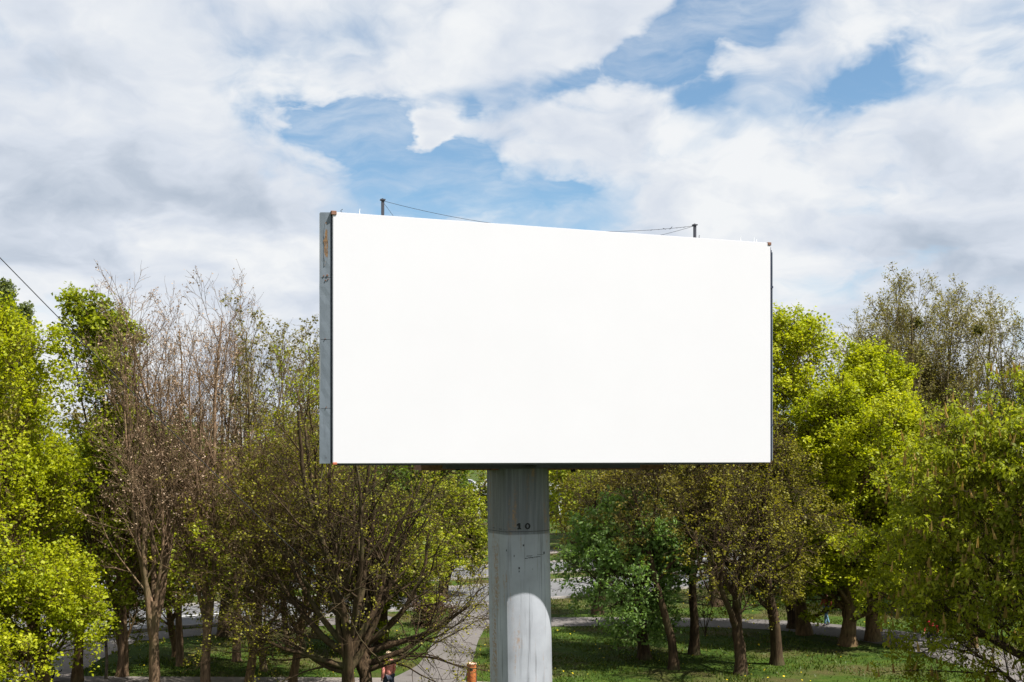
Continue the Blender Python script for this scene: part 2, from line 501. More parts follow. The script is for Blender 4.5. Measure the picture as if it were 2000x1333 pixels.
def spawn(P, T, Rr, n, t0, t1, ang0, ang1, flat=0.0):
    N, S1, _ = P.shape
    tt = (np.arange(n)[None, :] + rng.random((N, n))) / n
    tt = t0 + (t1 - t0) * tt
    x = tt * (S1 - 1); i = np.clip(x.astype(int), 0, S1 - 2); f = (x - i)[..., None]
    ar = np.arange(N)[:, None]
    st = P[ar, i] * (1 - f) + P[ar, i + 1] * f
    tg = unit(T[ar, i] * (1 - f) + T[ar, i + 1] * f)
    rr = Rr[ar, i] * (1 - f[..., 0]) + Rr[ar, i + 1] * f[..., 0]
    # golden-angle azimuth
    az_ = (np.arange(n)[None, :] * 2.399 + rng.random((N, 1)) * 6.28 + rng.normal(0, 0.5, (N, n)))
    ref = np.where(np.abs(tg[..., 2:3]) < 0.9, np.array([0, 0, 1.0]), np.array([1.0, 0, 0]))
    u = unit(np.cross(tg, ref)); v = np.cross(tg, u)
    a = R(ang0) + (R(ang1) - R(ang0)) * rng.random((N, n))
    d = tg * np.cos(a)[..., None] + (u * np.cos(az_)[..., None] + v * np.sin(az_)[..., None]) * np.sin(a)[..., None]
    return st.reshape(-1, 3), unit(d).reshape(-1, 3), rr.reshape(-1), tt.reshape(-1)
def tubes(sets):
    Vs = []; Fs = []; base = 0
    for P, T, Rr, ns in sets:
        N, S1, _ = P.shape
        mean = unit(P[:, -1] - P[:, 0])
        ref = unit(np.cross(mean, np.where(np.abs(mean[:, :1]) < 0.8, np.array([1.0, 0, 0]), np.array([0, 1.0, 0]))))
        u = unit(np.cross(T, ref[:, None, :])); v = np.cross(T, u)
        a = np.arange(ns) * 2 * np.pi / ns
        ring = P[:, :, None, :] + Rr[:, :, None, None] * (u[:, :, None, :] * np.cos(a)[None, None, :, None] + v[:, :, None, :] * np.sin(a)[None, None, :, None])
        Vs.append(ring.reshape(-1, 3))
        idx = base + np.arange(N * S1 * ns).reshape(N, S1, ns)
        nx = np.roll(idx, -1, axis=2)
        Fs.append(np.stack([idx[:, :-1], nx[:, :-1], nx[:, 1:], idx[:, 1:]], -1).reshape(-1, 4))
        base += N * S1 * ns
    return np.concatenate(Vs), np.concatenate(Fs)
def leaves(C, size, droop=0.0, asp=0.42, spread=None, flat=0.5):
    N = len(C)
    ax = rng.normal(0, 1, (N, 3)); ax[:, 2] = ax[:, 2] * 0.6 - droop; ax = unit(ax)
    nm = rng.normal(0, 1, (N, 3)); nm[:, 2] += flat * 2; nm = unit(nm)
    b = unit(np.cross(ax, nm)); nn = np.cross(b, ax)
    s_ = size * (0.4 + 1.15 * rng.random((N, 1)))
    V = np.stack([C, C + ax * s_ * 0.5 + b * s_ * asp + nn * s_ * 0.12, C + ax * s_, C + ax * s_ * 0.5 - b * s_ * asp + nn * s_ * 0.12], 1)
    return V.reshape(-1, 3), np.arange(N * 4).reshape(N, 4)

KIND = {
 # per level below the trunk: children, t0, t1, ang0, ang1, max length, segs, sides, wiggle, up
 'maple': dict(fork=0.90, tr_wig=0.05, bark='bark', leaf='maple', lsize=0.095, lper=12.5, lsig=0.12, droop=0.15, shell=(0.0, 0.6), clump=0.48, lump=0.45, l1=(0.5, 1.12), loose=0.85,
      lev=[(22, .08, .97, 30, 64, 9, 9, 6, .12, .12), (8, .22, 1, 26, 55, 2.4, 5, 4, .15, .12), (6, .25, 1, 25, 60, 1.15, 3, 3, .17, .12), (4, .3, 1, 25, 60, 0.5, 2, 3, .15, .12)]),
 'lime': dict(fork=0.88, tr_wig=0.06, bark='bark', leaf='maple2', lsize=0.125, lper=8, lsig=0.12, droop=0.2, shell=(0.2, 0.8), clump=0.5,
      lev=[(13, .10, .97, 22, 48, 9, 9, 6, .09, .14), (8, .25, 1, 25, 55, 2.4, 5, 4, .14, .10), (6, .25, 1, 25, 60, 1.1, 3, 3, .16, .05), (4, .3, 1, 25, 65, 0.5, 2, 3, .15, .05)]),
 'bare': dict(fork=0.20, tr_wig=0.04, bark='bark_pale', leaf='bud', lsize=0.05, lper=2.0, lsig=0.03, droop=-0.3, shell=(0, 0.01), clump=1, lump=0.35, l1=(0.72, 1.02), rk=0.9,
      lev=[(8, .45, 1.0, 5, 22, 16, 16, 6, .045, .05), (10, .32, .98, 16, 40, 3.2, 7, 4, .09, .09), (6, .2, 1, 20, 48, 1.5, 4, 3, .13, .07), (5, .25, 1, 22, 52, 0.66, 3, 3, .16, .05)]),
 'sparse': dict(fork=0.55, tr_wig=0.07, bark='bark', leaf='sparse', lsize=0.072, lper=5.5, lsig=0.075, droop=0.0, shell=(0.1, 0.7), clump=0.38,
      lev=[(12, .18, 1.0, 25, 66, 11, 12, 6, .13, .07), (9, .18, 1, 25, 60, 3.2, 7, 4, .17, .05), (7, .2, 1, 25, 65, 1.5, 4, 3, .2, .03), (5, .25, 1, 25, 65, 0.7, 3, 3, .2, .02)]),
 'twist': dict(fork=0.30, tr_wig=0.08, bark='bark_dark', leaf='sparse', lsize=0.062, lper=2.4, lsig=0.08, droop=0.0, shell=(0.3, 0.9), clump=0.45, l1=(0.75, 1.05),
      lev=[(9, .30, 1.0, 14, 70, 14, 16, 7, .13, .035), (7, .22, 1, 25, 60, 4.4, 10, 5, .17, .03), (6, .18, 1, 28, 70, 1.9, 5, 3, .27, .0), (4, .2, 1, 28, 70, 0.75, 3, 3, .25, .0)]),
 'willow': dict(fork=0.45, tr_wig=0.06, bark='bark_olive', leaf='willow', lsize=0.115, lper=4.5, lsig=0.10, droop=-0.4, shell=(0.1, 0.5), clump=0.8, asp=0.26, lump=0.3, l1=(0.8, 1.03),
      lev=[(16, .25, 1.0, 10, 56, 13, 12, 6, .07, .07), (11, .15, 1, 18, 42, 4.2, 7, 4, .10, .10), (8, .2, 1, 18, 45, 2.0, 3, 3, .11, .10), (5, .2, 1, 18, 45, 1.0, 2, 3, .1, .08)]),
 'chest': dict(fork=0.75, tr_wig=0.05, bark='bark_dark', leaf='chest', lsize=0.135, lper=12, lsig=0.10, droop=0.9, shell=(0.3, 0.9), clump=0.42, asp=0.22, lump=0.6, l1=(0.55, 1.12), loose=0.85,
      lev=[(24, .06, .98, 40, 84, 10, 10, 6, .09, .05), (10, .2, 1, 28, 60, 3.2, 5, 4, .15, .06), (7, .2, 1, 25, 65, 1.4, 3, 3, .16, .06), (4, .3, 1, 25, 60, 0.55, 2, 3, .15, .1)]),
 'green': dict(fork=0.75, tr_wig=0.05, bark='bark_dark', leaf='green', lsize=0.14, lper=7, lsig=0.12, droop=0.6, shell=(0.2, 0.8), clump=0.55, asp=0.34,
      lev=[(16, .3, .98, 45, 88, 9, 9, 5, .09, .04), (9, .2, 1, 28, 60, 2.4, 5, 4, .15, .03), (6, .2, 1, 25, 65, 1.1, 3, 3, .16, .02), (4, .3, 1, 25, 60, 0.5, 2, 3, .15, .02)]),
 'far': dict(fork=0.75, tr_wig=0.05, bark='bark', leaf='far', lsize=0.25, lper=9, lsig=0.26, droop=0.1, shell=(0.2, 0.7), clump=0.6,
      lev=[(14, .10, .98, 25, 66, 9, 7, 5, .09, .08), (8, .2, 1, 28, 60, 3.0, 4, 3, .15, .05), (7, .2, 1, 25, 65, 1.4, 2, 3, .16, .05)]),
 'poplar': dict(fork=0.95, tr_wig=0.02, bark='bark', leaf='poplar', lsize=0.26, lper=12, lsig=0.22, droop=-0.4, shell=(0, .1), clump=0.8,
      lev=[(44, .10, .98, 8, 20, 6, 5, 4, .04, .2), (6, .2, 1, 12, 28, 2.2, 3, 3, .08, .15), (4, .2, 1, 15, 40, 1.2, 2, 3, .1, .1)]),
 'shrub': dict(fork=0.3, tr_wig=0.1, bark='bark_dark', leaf='shrub', lsize=0.07, lper=9, lsig=0.07, droop=0.0, shell=(0, .5), clump=0.8,
      lev=[(12, .1, 1.0, 15, 75, 3, 4, 4, .12, .04), (8, .2, 1, 25, 60, 0.9, 3, 3, .2, .03), (6, .2, 1, 25, 65, 0.4, 2, 3, .2, .02)]),
}
NTRI = [0]
PROTO = {}
def grow(kind, base, top_xy, tr_r, env, leaf_scale=1.0, over=None, seed=0, stems=1):
    """returns meshes (trunk, branches, crown) in coordinates relative to base"""
    global rng
    rng = np.random.default_rng(seed + 5)
    global LUMP
    LUMP = [(rng.normal(0, 1, 3) * f_, rng.random() * 6.28, a_) for f_, a_ in ((2.0, .13), (3.0, .12), (4.5, .11), (6.0, .09), (9.0, .08))]
    K = dict(KIND[kind])
    if over: K.update(over)
    LK[0] = K.get('lump', 1.25)
    env = [(np.array(c) - np.array(base), np.array(r)) for c, r in env]
    topz = max(c[2] + r[2] for c, r in env)
    ctop = [c for c, r in env if c[2] + r[2] == topz][0]
    Ht = topz * K['fork']
    tgt = np.array([ctop[0], ctop[1], topz])
    st = []; dd = []
    for s_ in range(stems):
        off = (s_ - (stems - 1) / 2)
        st.append([off * tr_r * 1.7, off * 0.1, -0.15])
        dv = tgt / np.linalg.norm(tgt) + np.array([off * 0.16, 0, 0])
        # trunks rise close to vertical, then lean to the crown
        dv = unit(np.array([dv[0] * 0.8, dv[1] * 0.8, dv[2]]))
        dd.append(dv)
    st = np.array(st); dd = np.array(dd)
    nst = len(st)
    P, T, Rr = walk(st, dd, np.full(nst, Ht + 0.15), np.full(nst, tr_r), np.full(nst, tr_r * (0.12 if K['fork'] > .6 else 0.55)), 14, K['tr_wig'], 0.03)
    Rr[:, 0] *= 1.5; Rr[:, 1] *= 1.08
    sets = [(P, T, Rr, 9)]
    lv = K['lev']
    top = []
    par = (P, T, Rr)
    fine = []
    for li, (n, t0, t1, a0, a1, Lmax, ns, sd, wig, up) in enumerate(lv):
        s0, d, pr, tt = spawn(par[0], par[1], par[2], n, t0, t1, a0, a1)
        nlow = 0
        if li == 0 and K.get('low'):
            for (si, tz, dv) in K['low']:
                ii = int(tz * (par[0].shape[1] - 1))
                s0 = np.vstack([s0, par[0][si, ii]]); d = np.vstack([d, unit(np.array(dv))]); pr = np.append(pr, par[2][si, ii]); tt = np.append(tt, tz)
                nlow += 1
        L = ray_env(s0, d, env)
        lo, hi = K.get('l1', (0.60, 1.06))
        k = lo + (hi - lo) * rng.random(len(L))
        if li == 0:
            L = np.minimum(L * k, Lmax)
            if nlow: L[-nlow:] = [np.linalg.norm(dv) for _, _, dv in K['low']]
        else:
            want = Lmax * (0.55 + 0.6 * rng.random(len(L))) * (1.15 - 0.5 * tt)
            L = np.minimum(want, np.maximum(L * 1.08, want * K.get('loose', 0.6)))
        ok = L > (0.25 if li < 2 else 0.06)
        s0, d, pr, L = s0[ok], d[ok], pr[ok], L[ok]
        fac = (0.62 if K['fork'] > .6 else 0.72, 0.55, 0.55, 0.6)[min(li, 3)]
        r0 = pr * fac * (0.75 + 0.4 * rng.random(len(L)))
        rmin = (0.018, 0.012, 0.0085, 0.0065)[min(li, 3)] * K.get('rk', 1.0)
        r0 = np.maximum(r0, rmin)
        r0 = np.minimum(r0, (0.02 + L * 0.028))
        r1 = np.maximum(r0 * 0.22, rmin * 0.6)
        Pn, Tn, Rn = walk(s0, d, L, r0, r1, ns, wig, up, K.get('sag', 0.0) if li > 0 else 0)
        Pn[:, :, 2] = np.maximum(Pn[:, :, 2], 0.05)
        par = (Pn, Tn, Rn)
        if li == 0: sets.append((Pn, Tn, Rn, sd))
        else: fine.append((Pn, Tn, Rn, sd))
    V, Fq = tubes(sets)
    tm = mesh_np('trunk', V, Fq, True)
    V2, F2 = tubes(fine)
    bmh = mesh_np('branches', V2, F2, True)
    # leaves round the last twigs
    Pn, Tn, Rn = par
    N = len(Pn); nl = int(N * K['lper'])
    # leaves gather on part of the twigs, more of them towards the crown's skin
    rho = np.min([np.linalg.norm((Pn[:, -1] - c) / r, axis=1) for c, r in env], axis=0)
    s0_, s1_ = K['shell']
    wgt = np.clip((rho - s0_) / max(s1_ - s0_, 1e-3), 0.06, 1) * (rng.random(N) < K['clump']) * (0.3 + rng.random(N)) + 1e-9
    nl = int(nl * min(1.0, 1.3 * np.clip((rho - s0_) / max(s1_ - s0_, 1e-3), 0.06, 1).mean()))
    wi = rng.choice(N, nl, p=wgt / wgt.sum()); x = (0.35 + 0.65 * rng.random(nl)) * (Pn.shape[1] - 1)
    i = np.clip(x.astype(int), 0, Pn.shape[1] - 2); f = (x - i)[:, None]
    C = Pn[wi, i] * (1 - f) + Pn[wi, i + 1] * f + rng.normal(0, K['lsig'], (nl, 3))
    dens = K.get('dens')
    if dens is not None:
        keep = rng.random(nl) < dens(C)
        C = C[keep]
    C[:, 2] = np.maximum(C[:, 2], 0.08)
    V3, F3 = leaves(C, K['lsize'] * leaf_scale, K['droop'], K.get('asp', 0.42))
    cm = mesh_np('crown', V3, F3)
    tm.materials.append(M[K['bark']]); bmh.materials.append(M[K['bark']]); cm.materials.append(M[K['leaf']])
    NTRI[0] += 2 * (len(Fq) + len(F2) + len(F3))
    ex = None
    if kind == 'chest':
        pick = rng.integers(0, N, int(N * 0.30))
        tip = Pn[pick, -1]
        n_ = len(tip); h_ = 0.17 + 0.14 * rng.random((n_, 1)); w_ = 0.045
        ang = rng.random((n_, 1)) * 6.28
        sx = np.concatenate([np.cos(ang), np.sin(ang), np.zeros((n_, 1))], 1) * w_
        up_ = np.concatenate([rng.normal(0, .04, (n_, 2)), h_], 1)
        sy = np.concatenate([-np.sin(ang), np.cos(ang), np.zeros((n_, 1))], 1) * w_
        VV = np.concatenate([np.stack([tip - sx, tip + sx, tip + up_ + sx * .2, tip + up_ - sx * .2], 1),
                             np.stack([tip - sy, tip + sy, tip + up_ + sy * .2, tip + up_ - sy * .2], 1)], 0)
        ex = mesh_np('blossom', VV.reshape(-1, 3), np.arange(len(VV) * 4).reshape(-1, 4))
        ex.materials.append(M['candle'])
    return tm, bmh, cm, ex
def plant(name, label, meshes, loc, group=None, rz=0.0, sc=(1, 1, 1), crown_mat=None, cat='tree'):
    o = empty(name, label, cat, loc, rz, group)
    o.scale = sc
    tm, bmh, cm, ex = meshes
    link('trunk', tm, None, o)
    link('branches', bmh, None, o)
    link('crown', cm, None, o)
    if ex: link('blossom', ex, None, o)
    return o
def ell(Z, x0, x1, y0, y1, dZ=0.0, depth=None):
    c = at((x0 + x1) / 2, (y0 + y1) / 2, Z)
    rx = (x1 - x0) / 2 * Z / F; rz = (y1 - y0) / 2 * Z / F
    return ((c.x, Z + dZ, c.z), (rx, depth or rx, rz))
def tree(name, label, kind, px, Z, r, boxes, seed, group=None, stems=1, over=None, leaf_scale=1.0, depth=None):
    base = ((px - 1000) * Z / F, Z, 0.0)
    env = [ell(Z, *b, depth=depth) for b in boxes]
    ms = grow(kind, base, None, r, env, leaf_scale, over, seed, stems)
    o = plant(name, label, ms, base, group)
    PROTO[label] = ms
    return o, ms

RT = 'trees on the shaded lawn right of the billboard'
# --- left of the billboard
mapleL, msL = tree('maple_tree', 'tall dense yellow-green maple beside the wire, two poplars peeking over it', 'maple', 90, 36, 0.24,
     [(-150, 115, 610, 1250), (-190, 140, 780, 1400)], 1, over=dict(low=[(0, .16, (1.3, -1.2, .3)), (0, .2, (1.4, .3, .4)), (0, .18, (-2.4, -1.2, .4)), (0, .14, (.4, -2.6, .3)), (0, .24, (-1.2, -2.4, .6)), (0, .22, (1.4, -2.2, .5)), (0, .15, (-1.6, 1.6, .3))]))
plant('maple_tree', 'shorter dense yellow-green maple beside the white parked car', msL, (-17.9, 34.0, 0), None, 2.1, (0.95, 0.95, 0.86))
tree('lime_tree', 'loose lime-green tree between the dense yellow maple and the bare trees', 'lime', 150, 40, 0.17,
     [(70, 255, 555, 1150), (60, 300, 800, 1330)], 3)
tree('bare_tree', 'tallest bare tree, pinkish twigs rising to a single point', 'bare', 300, 37, 0.21, [(150, 400, 385, 1290)], 4, stems=1)
tree('bare_tree', 'bare tree with beige buds and a rounded top beside the tallest one', 'bare', 402, 38, 0.19, [(315, 510, 425, 1290)], 5,
     over=dict(lper=3.2, lsize=0.055))
tree('budding_tree', 'thin twiggy tree with pale green buds next to the two bare trees', 'bare', 515, 42, 0.15, [(450, 610, 505, 1200)], 6,
     over=dict(leaf='willow', lper=4, lsize=0.08, bark='bark_olive'))
tree('young_tree', 'brown twiggy tree with scattered green leaves behind the billboard edge panel', 'sparse', 570, 39, 0.15, [(440, 720, 640, 1290)], 8,
     over=dict(leaf='maple2', lper=4, lsize=0.08, clump=0.35))
tree('young_tree', 'dark low tree with green leaf tufts right of the budding trees', 'sparse', 480, 37.5, 0.16, [(350, 640, 800, 1360)], 9,
     over=dict(leaf='sparse', lper=2.2, lsize=0.08, clump=0.3))
tree('spreading_tree', 'dark double-trunked spreading tree with crooked boughs beneath the billboard', 'twist', 705, 35.5, 0.25,
     [(520, 930, 640, 1350), (430, 985, 880, 1420)], 10, stems=2, over=dict(sag=0.02, fork=0.22, lper=3.2, l1=(0.72, 0.98), loose=0.8, lump=0.4, shell=(0.15, 0.8), clump=0.3, lsig=0.09,
        lev=[(8, .35, 1.0, 8, 40, 11, 16, 8, .085, .045), (7, .22, 1, 22, 52, 3.8, 10, 5, .15, .05), (6, .2, 1, 28, 65, 1.8, 5, 3, .24, .02), (5, .2, 1, 28, 70, 0.75, 3, 3, .25, .0)],
        low=[(1, .72, (3.6, .5, 1.3)), (1, .60, (3.3, -.6, .5)), (1, .85, (3.8, -.2, 2.4)), (1, .9, (2.8, .6, 3.4)), (1, .5, (2.3, -.9, .4)),
        (0, .72, (-3.6, .4, 1.6)), (0, .60, (-3.0, -.7, .7)), (0, .85, (-3.4, .2, 2.9)), (0, .5, (-2.4, .8, .5))]))
tree('young_tree', 'thin tree with loose leaves behind the tallest bare tree', 'sparse', 235, 41, 0.17, [(90, 380, 800, 1320)], 12,
     over=dict(leaf='maple2', lper=4, lsize=0.10))
tree('verge_tree', 'small forked tree with black trunk on the grass verge by the road', 'sparse', 865, 64, 0.33, [(785, 965, 870, 1125)], 13,
     over=dict(leaf='maple2', lper=7, lsize=0.12, fork=0.3, rk=1.3, bark='bark_dark'))
tree('bush', 'round reddish-brown bush beside the footpath near the road', 'shrub', 842, 53, 0.06, [(798, 888, 1155, 1232)], 14)
# --- right of the billboard
tree('green_tree', 'fresh green low-crowned tree right beside the billboard column', 'green', 1260, 44.4, 0.27, [(1060, 1350, 1020, 1240), (1150, 1320, 980, 1150)], 21)
tree('lawn_tree', 'slender lawn tree with a leaning trunk just behind the fresh green crown', 'sparse', 1316, 42.3, 0.18, [(1190, 1440, 700, 1130)], 22, RT,
     over=dict(leaf='far2', bark='bark_dark', fork=0.75))
tree('lawn_tree', 'straight lawn tree whose trunk rises unforked through brown twigs', 'sparse', 1355, 45.5, 0.20, [(1230, 1480, 660, 1230)], 23, RT,
     over=dict(fork=0.85, leaf='far2', bark='bark_dark'))
lo4, ms4 = tree('lawn_tree', 'forked lawn tree with a tangle of thin shoots on its trunk', 'twist', 1447, 41.3, 0.24, [(1310, 1535, 820, 1270)], 24, RT,
     over=dict(leaf='sparse', lper=4, lsize=0.075, fork=0.45))
tree('lawn_tree', 'tall lawn tree between the forked one and the yellow maple, with dark flared foot', 'sparse', 1517, 43.3, 0.23, [(1365, 1550, 640, 1230)], 25, RT,
     over=dict(leaf='sparse', bark='bark_dark', lper=3.5))
tree('lawn_tree', 'lawn tree standing on the edge of the grey footpath', 'twist', 1550, 52.3, 0.27, [(1440, 1690, 720, 1220)], 26, RT, over=dict(lper=4, fork=0.5))
mapR, msR = tree('maple_tree', 'broad yellow-green maple with dark trunk by the curve of the grey footpath', 'maple', 1705, 48.8, 0.30,
     [(1500, 1740, 640, 1150), (1550, 1810, 760, 1260), (1590, 1865, 890, 1330)], 27, over=dict(fork=0.70, lsize=0.105, lper=19, low=[(0, .25, (-2.6, -1.2, .5)), (0, .22, (2.4, -1.6, .2)), (0, .3, (.3, -2.8, .6)), (0, .28, (2.8, .2, .6)), (0, .34, (-1.2, -2.6, .9)), (0, .33, (1.6, -2.4, .8))]))
tree('chestnut_tree', 'mid-green chestnut with drooping leaves and ochre flower spikes', 'chest', 2010, 31, 0.30,
     [(1840, 2200, 710, 1300), (1775, 2280, 880, 1560)], 29)
tree('willow_tree', 'tall olive-grey tree carrying dark mistletoe balls', 'willow', 1850, 62, 0.30, [(1650, 1965, 530, 1120)], 30, over=dict(lper=10, lsize=0.115, clump=1.0, rk=1.4))
tree('bare_tree', 'faint bare tree poking over the pointed yellow maple', 'bare', 1590, 70, 0.2, [(1500, 1675, 570, 1150)], 33, over=dict(rk=1.2))
tree('sapling', 'thin many-stemmed leafless sapling on the shaded lawn', 'shrub', 1378, 50, 0.03, [(1350, 1410, 1150, 1245)], 34, over=dict(lper=0.4, lev=[(5, .1, 1.0, 5, 25, 3, 4, 4, .06, .04), (5, .3, 1, 25, 60, 0.5, 3, 3, .1, .03), (3, .2, 1, 25, 65, 0.2, 2, 3, .1, .02)]), )
# copies that thicken the grove
def again(name, label, src, px, Z, top, w_=1.0, rz=1.0, group=None):
    ms = PROTO[src]
    z0 = max(v.co.z for v in ms[1].vertices)
    s_ = (H + (HY - top) * Z / F) / z0
    return plant(name, label, ms, ((px - 1000) * Z / F, Z, 0), group, rz, (s_ * w_, s_ * w_, s_))
P_loose = 'thin tree with loose leaves behind the tallest bare tree'
P_brown = 'brown twiggy tree with scattered green leaves behind the billboard edge panel'
P_low = 'dark low tree with green leaf tufts right of the budding trees'
P_lime = 'loose lime-green tree between the dense yellow maple and the bare trees'
P_lawn = 'tall lawn tree between the forked one and the yellow maple, with dark flared foot'
P_verge = 'small forked tree with black trunk on the grass verge by the road'
PW = 'tall olive-grey tree carrying dark mistletoe balls'
again('budding_tree', 'slim pale green sapling touching the billboard edge panel from behind', 'thin twiggy tree with pale green buds next to the two bare trees', 612, 50, 595, 0.9, 2.2)
again('maple_tree', 'pointed yellow-green maple touching the right edge of the billboard', 'tall dense yellow-green maple beside the wire, two poplars peeking over it', 1572, 50.5, 605, 1.12, 0.8)
again('maple_tree', 'small yellow-green maple filling the gap between the pointed and the broad maple', 'broad yellow-green maple with dark trunk by the curve of the grey footpath', 1655, 47.6, 700, 1.18, 2.3)
again('willow_tree', 'leaning olive-grey tree behind the chestnut', PW, 1985, 58, 535, 1.05, 2.4)
again('willow_tree', 'short grey-green tree between the yellow maple and the mistletoe tree', PW, 1675, 67, 575, 1.0, 4.0)
again('willow_tree', 'thin olive-grey tree half hidden between the mistletoe tree and the leaning one', PW, 1795, 70, 590, 0.95, 5.2)
PB = 'tallest bare tree, pinkish twigs rising to a single point'
PB2 = 'bare tree with beige buds and a rounded top beside the tallest one'
again('bare_tree', 'bare tree whose stems rise between the lime tree and the tallest bare tree', PB2, 240, 41, 525, 1.0, 2.5)
again('bare_tree', 'slim bare tree squeezed between the two tall bare ones', PB2, 352, 43, 545, 0.85, 4.4)
again('bare_tree', 'bare tree mixed into the pale green budding tree', PB, 462, 44, 540, 0.85, 1.9)
again('budding_tree', 'budding tree behind the edge panel, beside the slim sapling', 'thin twiggy tree with pale green buds next to the two bare trees', 565, 46, 600, 1.0, 4.9)
again('willow_tree', 'full olive-brown tree right behind the street lamp', PW, 1925, 66, 545, 1.05, 0.9)
again('young_tree', 'leafy young tree between the pale wire post and the bare trees', P_loose, 345, 45, 870, 1.1, 2.0)
again('young_tree', 'low green tree filling the gap behind the two bare trees', P_verge, 440, 50, 860, 1.25, 0.7)
again('young_tree', 'small leafy tree right behind the trunks of the spreading tree', P_verge, 745, 47, 880, 1.2, 4.1)
again('lawn_tree', 'twiggy tree behind the fresh green tree, close to the grey footpath', P_lawn, 1165, 57, 760, 1.15, 1.5, RT)
again('lawn_tree', 'twiggy tree beyond the grey footpath behind the straight lawn tree', P_lawn, 1400, 60, 740, 1.2, 3.9, RT)
again('young_tree', 'olive young tree beyond the grey footpath behind the broad yellow maple', P_brown, 1745, 58, 760, 1.1, 5.0)
again('young_tree', 'olive young tree standing behind the chestnut beside the street lamp', P_brown, 1900, 47, 760, 1.3, 0.4)
# mistletoe
for px, py, r in ((1790, 632, 15), (1912, 645, 12), (1797, 692, 10)):
    c = at(px, py, 61.5); rr = 0.85 * r * 61.5 / F
    rng = np.random.default_rng(px)
    dirs = unit(rng.normal(0, 1, (420, 3))) * (rng.random((420, 1)) ** 0.4) * rr
    V3, F3 = leaves(dirs, 0.12, 0, 0.3)
    o = link('mistletoe', mesh_np('mistletoe', V3, F3), M['mistle'], None, c)
    tag(o, 'dark round mistletoe ball in the tall olive-grey tree', 'mistletoe', 'mistletoe balls in the olive-grey tree')
# poplars
pm = grow('poplar', (0, 0, 0), None, 0.35, [((0, 0, 13.5), (2.0, 2.0, 12.2))], 1.0, None, 40)
for px, top, Z, lab in ((18, 528, 108, 'taller columnar poplar rising above the yellow maple'), (62, 572, 112, 'shorter columnar poplar beside the taller one')):
    hh = H + (HY - top) * Z / F
    s_ = hh / 25.7
    plant('poplar_tree', lab, pm, ((px - 1000) * Z / F, Z, 0), None, px * 0.1, (s_ * 0.9, s_ * 0.9, s_))
# --- beyond the road
fm = [grow('far', (0, 0, 0), None, 0.22, [((0, 0, 5.9), (3.3, 3.3, 4.6))], 1.0, None, 50),
      grow('far', (0, 0, 0), None, 0.22, [((0, 0, 5.6), (2.9, 2.9, 4.9))], 1.0, dict(leaf='far2', lper=5), 51),
      grow('far', (0, 0, 0), None, 0.20, [((0.3, 0, 5.2), (3.6, 3.6, 4.0))], 1.0, dict(leaf='maple2', lper=6), 52)]
FL = ['mid-green round-crowned tree beyond the two roads', 'brownish olive tree beyond the two roads', 'light lime-green tree beyond the two roads']
rnd = random.Random(5)
for k in range(64):
    kx = -68 + 136 * (k % 32) / 31 + rnd.uniform(-1.8, 1.8)
    row = k // 32
    yy = (91, 104, 122)[row] + RS * kx * 0.95 + rnd.uniform(-3, 4)
    if -11 < kx < 13 and yy > 116: continue
    if -4.5 < kx < 3.5: continue
    i = rnd.choice((0, 0, 1, 2))
    s_ = rnd.uniform(0.86, 1.08) * (1.0, 1.16)[row]
    plant('background_tree', FL[i], fm[i], (kx, yy, 0), 'trees beyond the two roads', rnd.uniform(0, 6), (s_ * 1.08, s_ * 1.08, s_ * rnd.uniform(.92, 1.05)))

# ------------------------------------------------------------------ billboard
def rust_paint(name, base, rust_amt, zs=0.12, sc=5.0, dirt=0.35, top=False):
    m, t, out = mat(name)
    co = t.coord()
    st = t.noise(t.mapping(co, (1.0, 1.0, zs)), sc, 8, 0.65)
    st2 = t.noise(t.mapping(co, (1.6, 1.6, zs * 0.6), (3, 1, 7)), sc * 2.2, 6, 0.6)
    bl = t.noise(co, 1.4, 5, 0.6)
    fine = t.noise(co, 26, 6, 0.7)
    c = t.ramp(bl, [(0.25, tuple(x * 0.70 for x in base)), (0.75, tuple(min(1, x * 1.14) for x in base))])
    c = t.mix(t.math('MULTIPLY', t.smooth(st2, 0.54, 0.72), dirt), c, tuple(x * 0.28 for x in base))
    if top:      # above the weld: shade under the sign painted in, with grime streaks
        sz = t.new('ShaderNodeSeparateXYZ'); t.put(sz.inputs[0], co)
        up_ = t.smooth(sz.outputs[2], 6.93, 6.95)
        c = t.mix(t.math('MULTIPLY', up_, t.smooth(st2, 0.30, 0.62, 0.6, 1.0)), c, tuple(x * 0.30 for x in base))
    r_ = t.math('MULTIPLY', t.smooth(st, 0.66 - rust_amt, 0.74 - rust_amt * 0.6), t.smooth(fine, 0.38, 0.62))
    c = t.mix(r_, c, t.ramp(fine, [(0.3, (0.09, 0.045, 0.022)), (0.7, (0.30, 0.18, 0.09))]))
    sp = t.smooth(t.noise(t.mapping(co, (1, 1, 0.5), (9, 2, 4)), 19, 4, 0.6), 0.70, 0.76)
    c = t.mix(t.math('MULTIPLY', sp, 0.75), c, (0.05, 0.045, 0.045))
    principled(t, out, c, t.ramp(fine, [(0.3, (0.35,) * 3), (0.7, (0.6,) * 3)]), 0, 0.4, t.math('ADD', fine, bl), 0.12, 0.01)
    return m
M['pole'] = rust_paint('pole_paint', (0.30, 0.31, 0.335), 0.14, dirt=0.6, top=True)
M['cheek'] = rust_paint('cheek_paint', (0.155, 0.18, 0.205), 0.05, 0.25)
M['face'] = plain('poster_white', (0.515, 0.507, 0.522), 0.5, 0, 0.012, 1.0)
M['darksteel'] = rust_paint('dark_steel', (0.045, 0.045, 0.055), 0.04)
M['navy'] = rust_paint('navy_frame', (0.02, 0.026, 0.05), 0.0)
M['rust'] = plain('rust', (0.17, 0.085, 0.055), 0.85, 0, 0.5, 20)
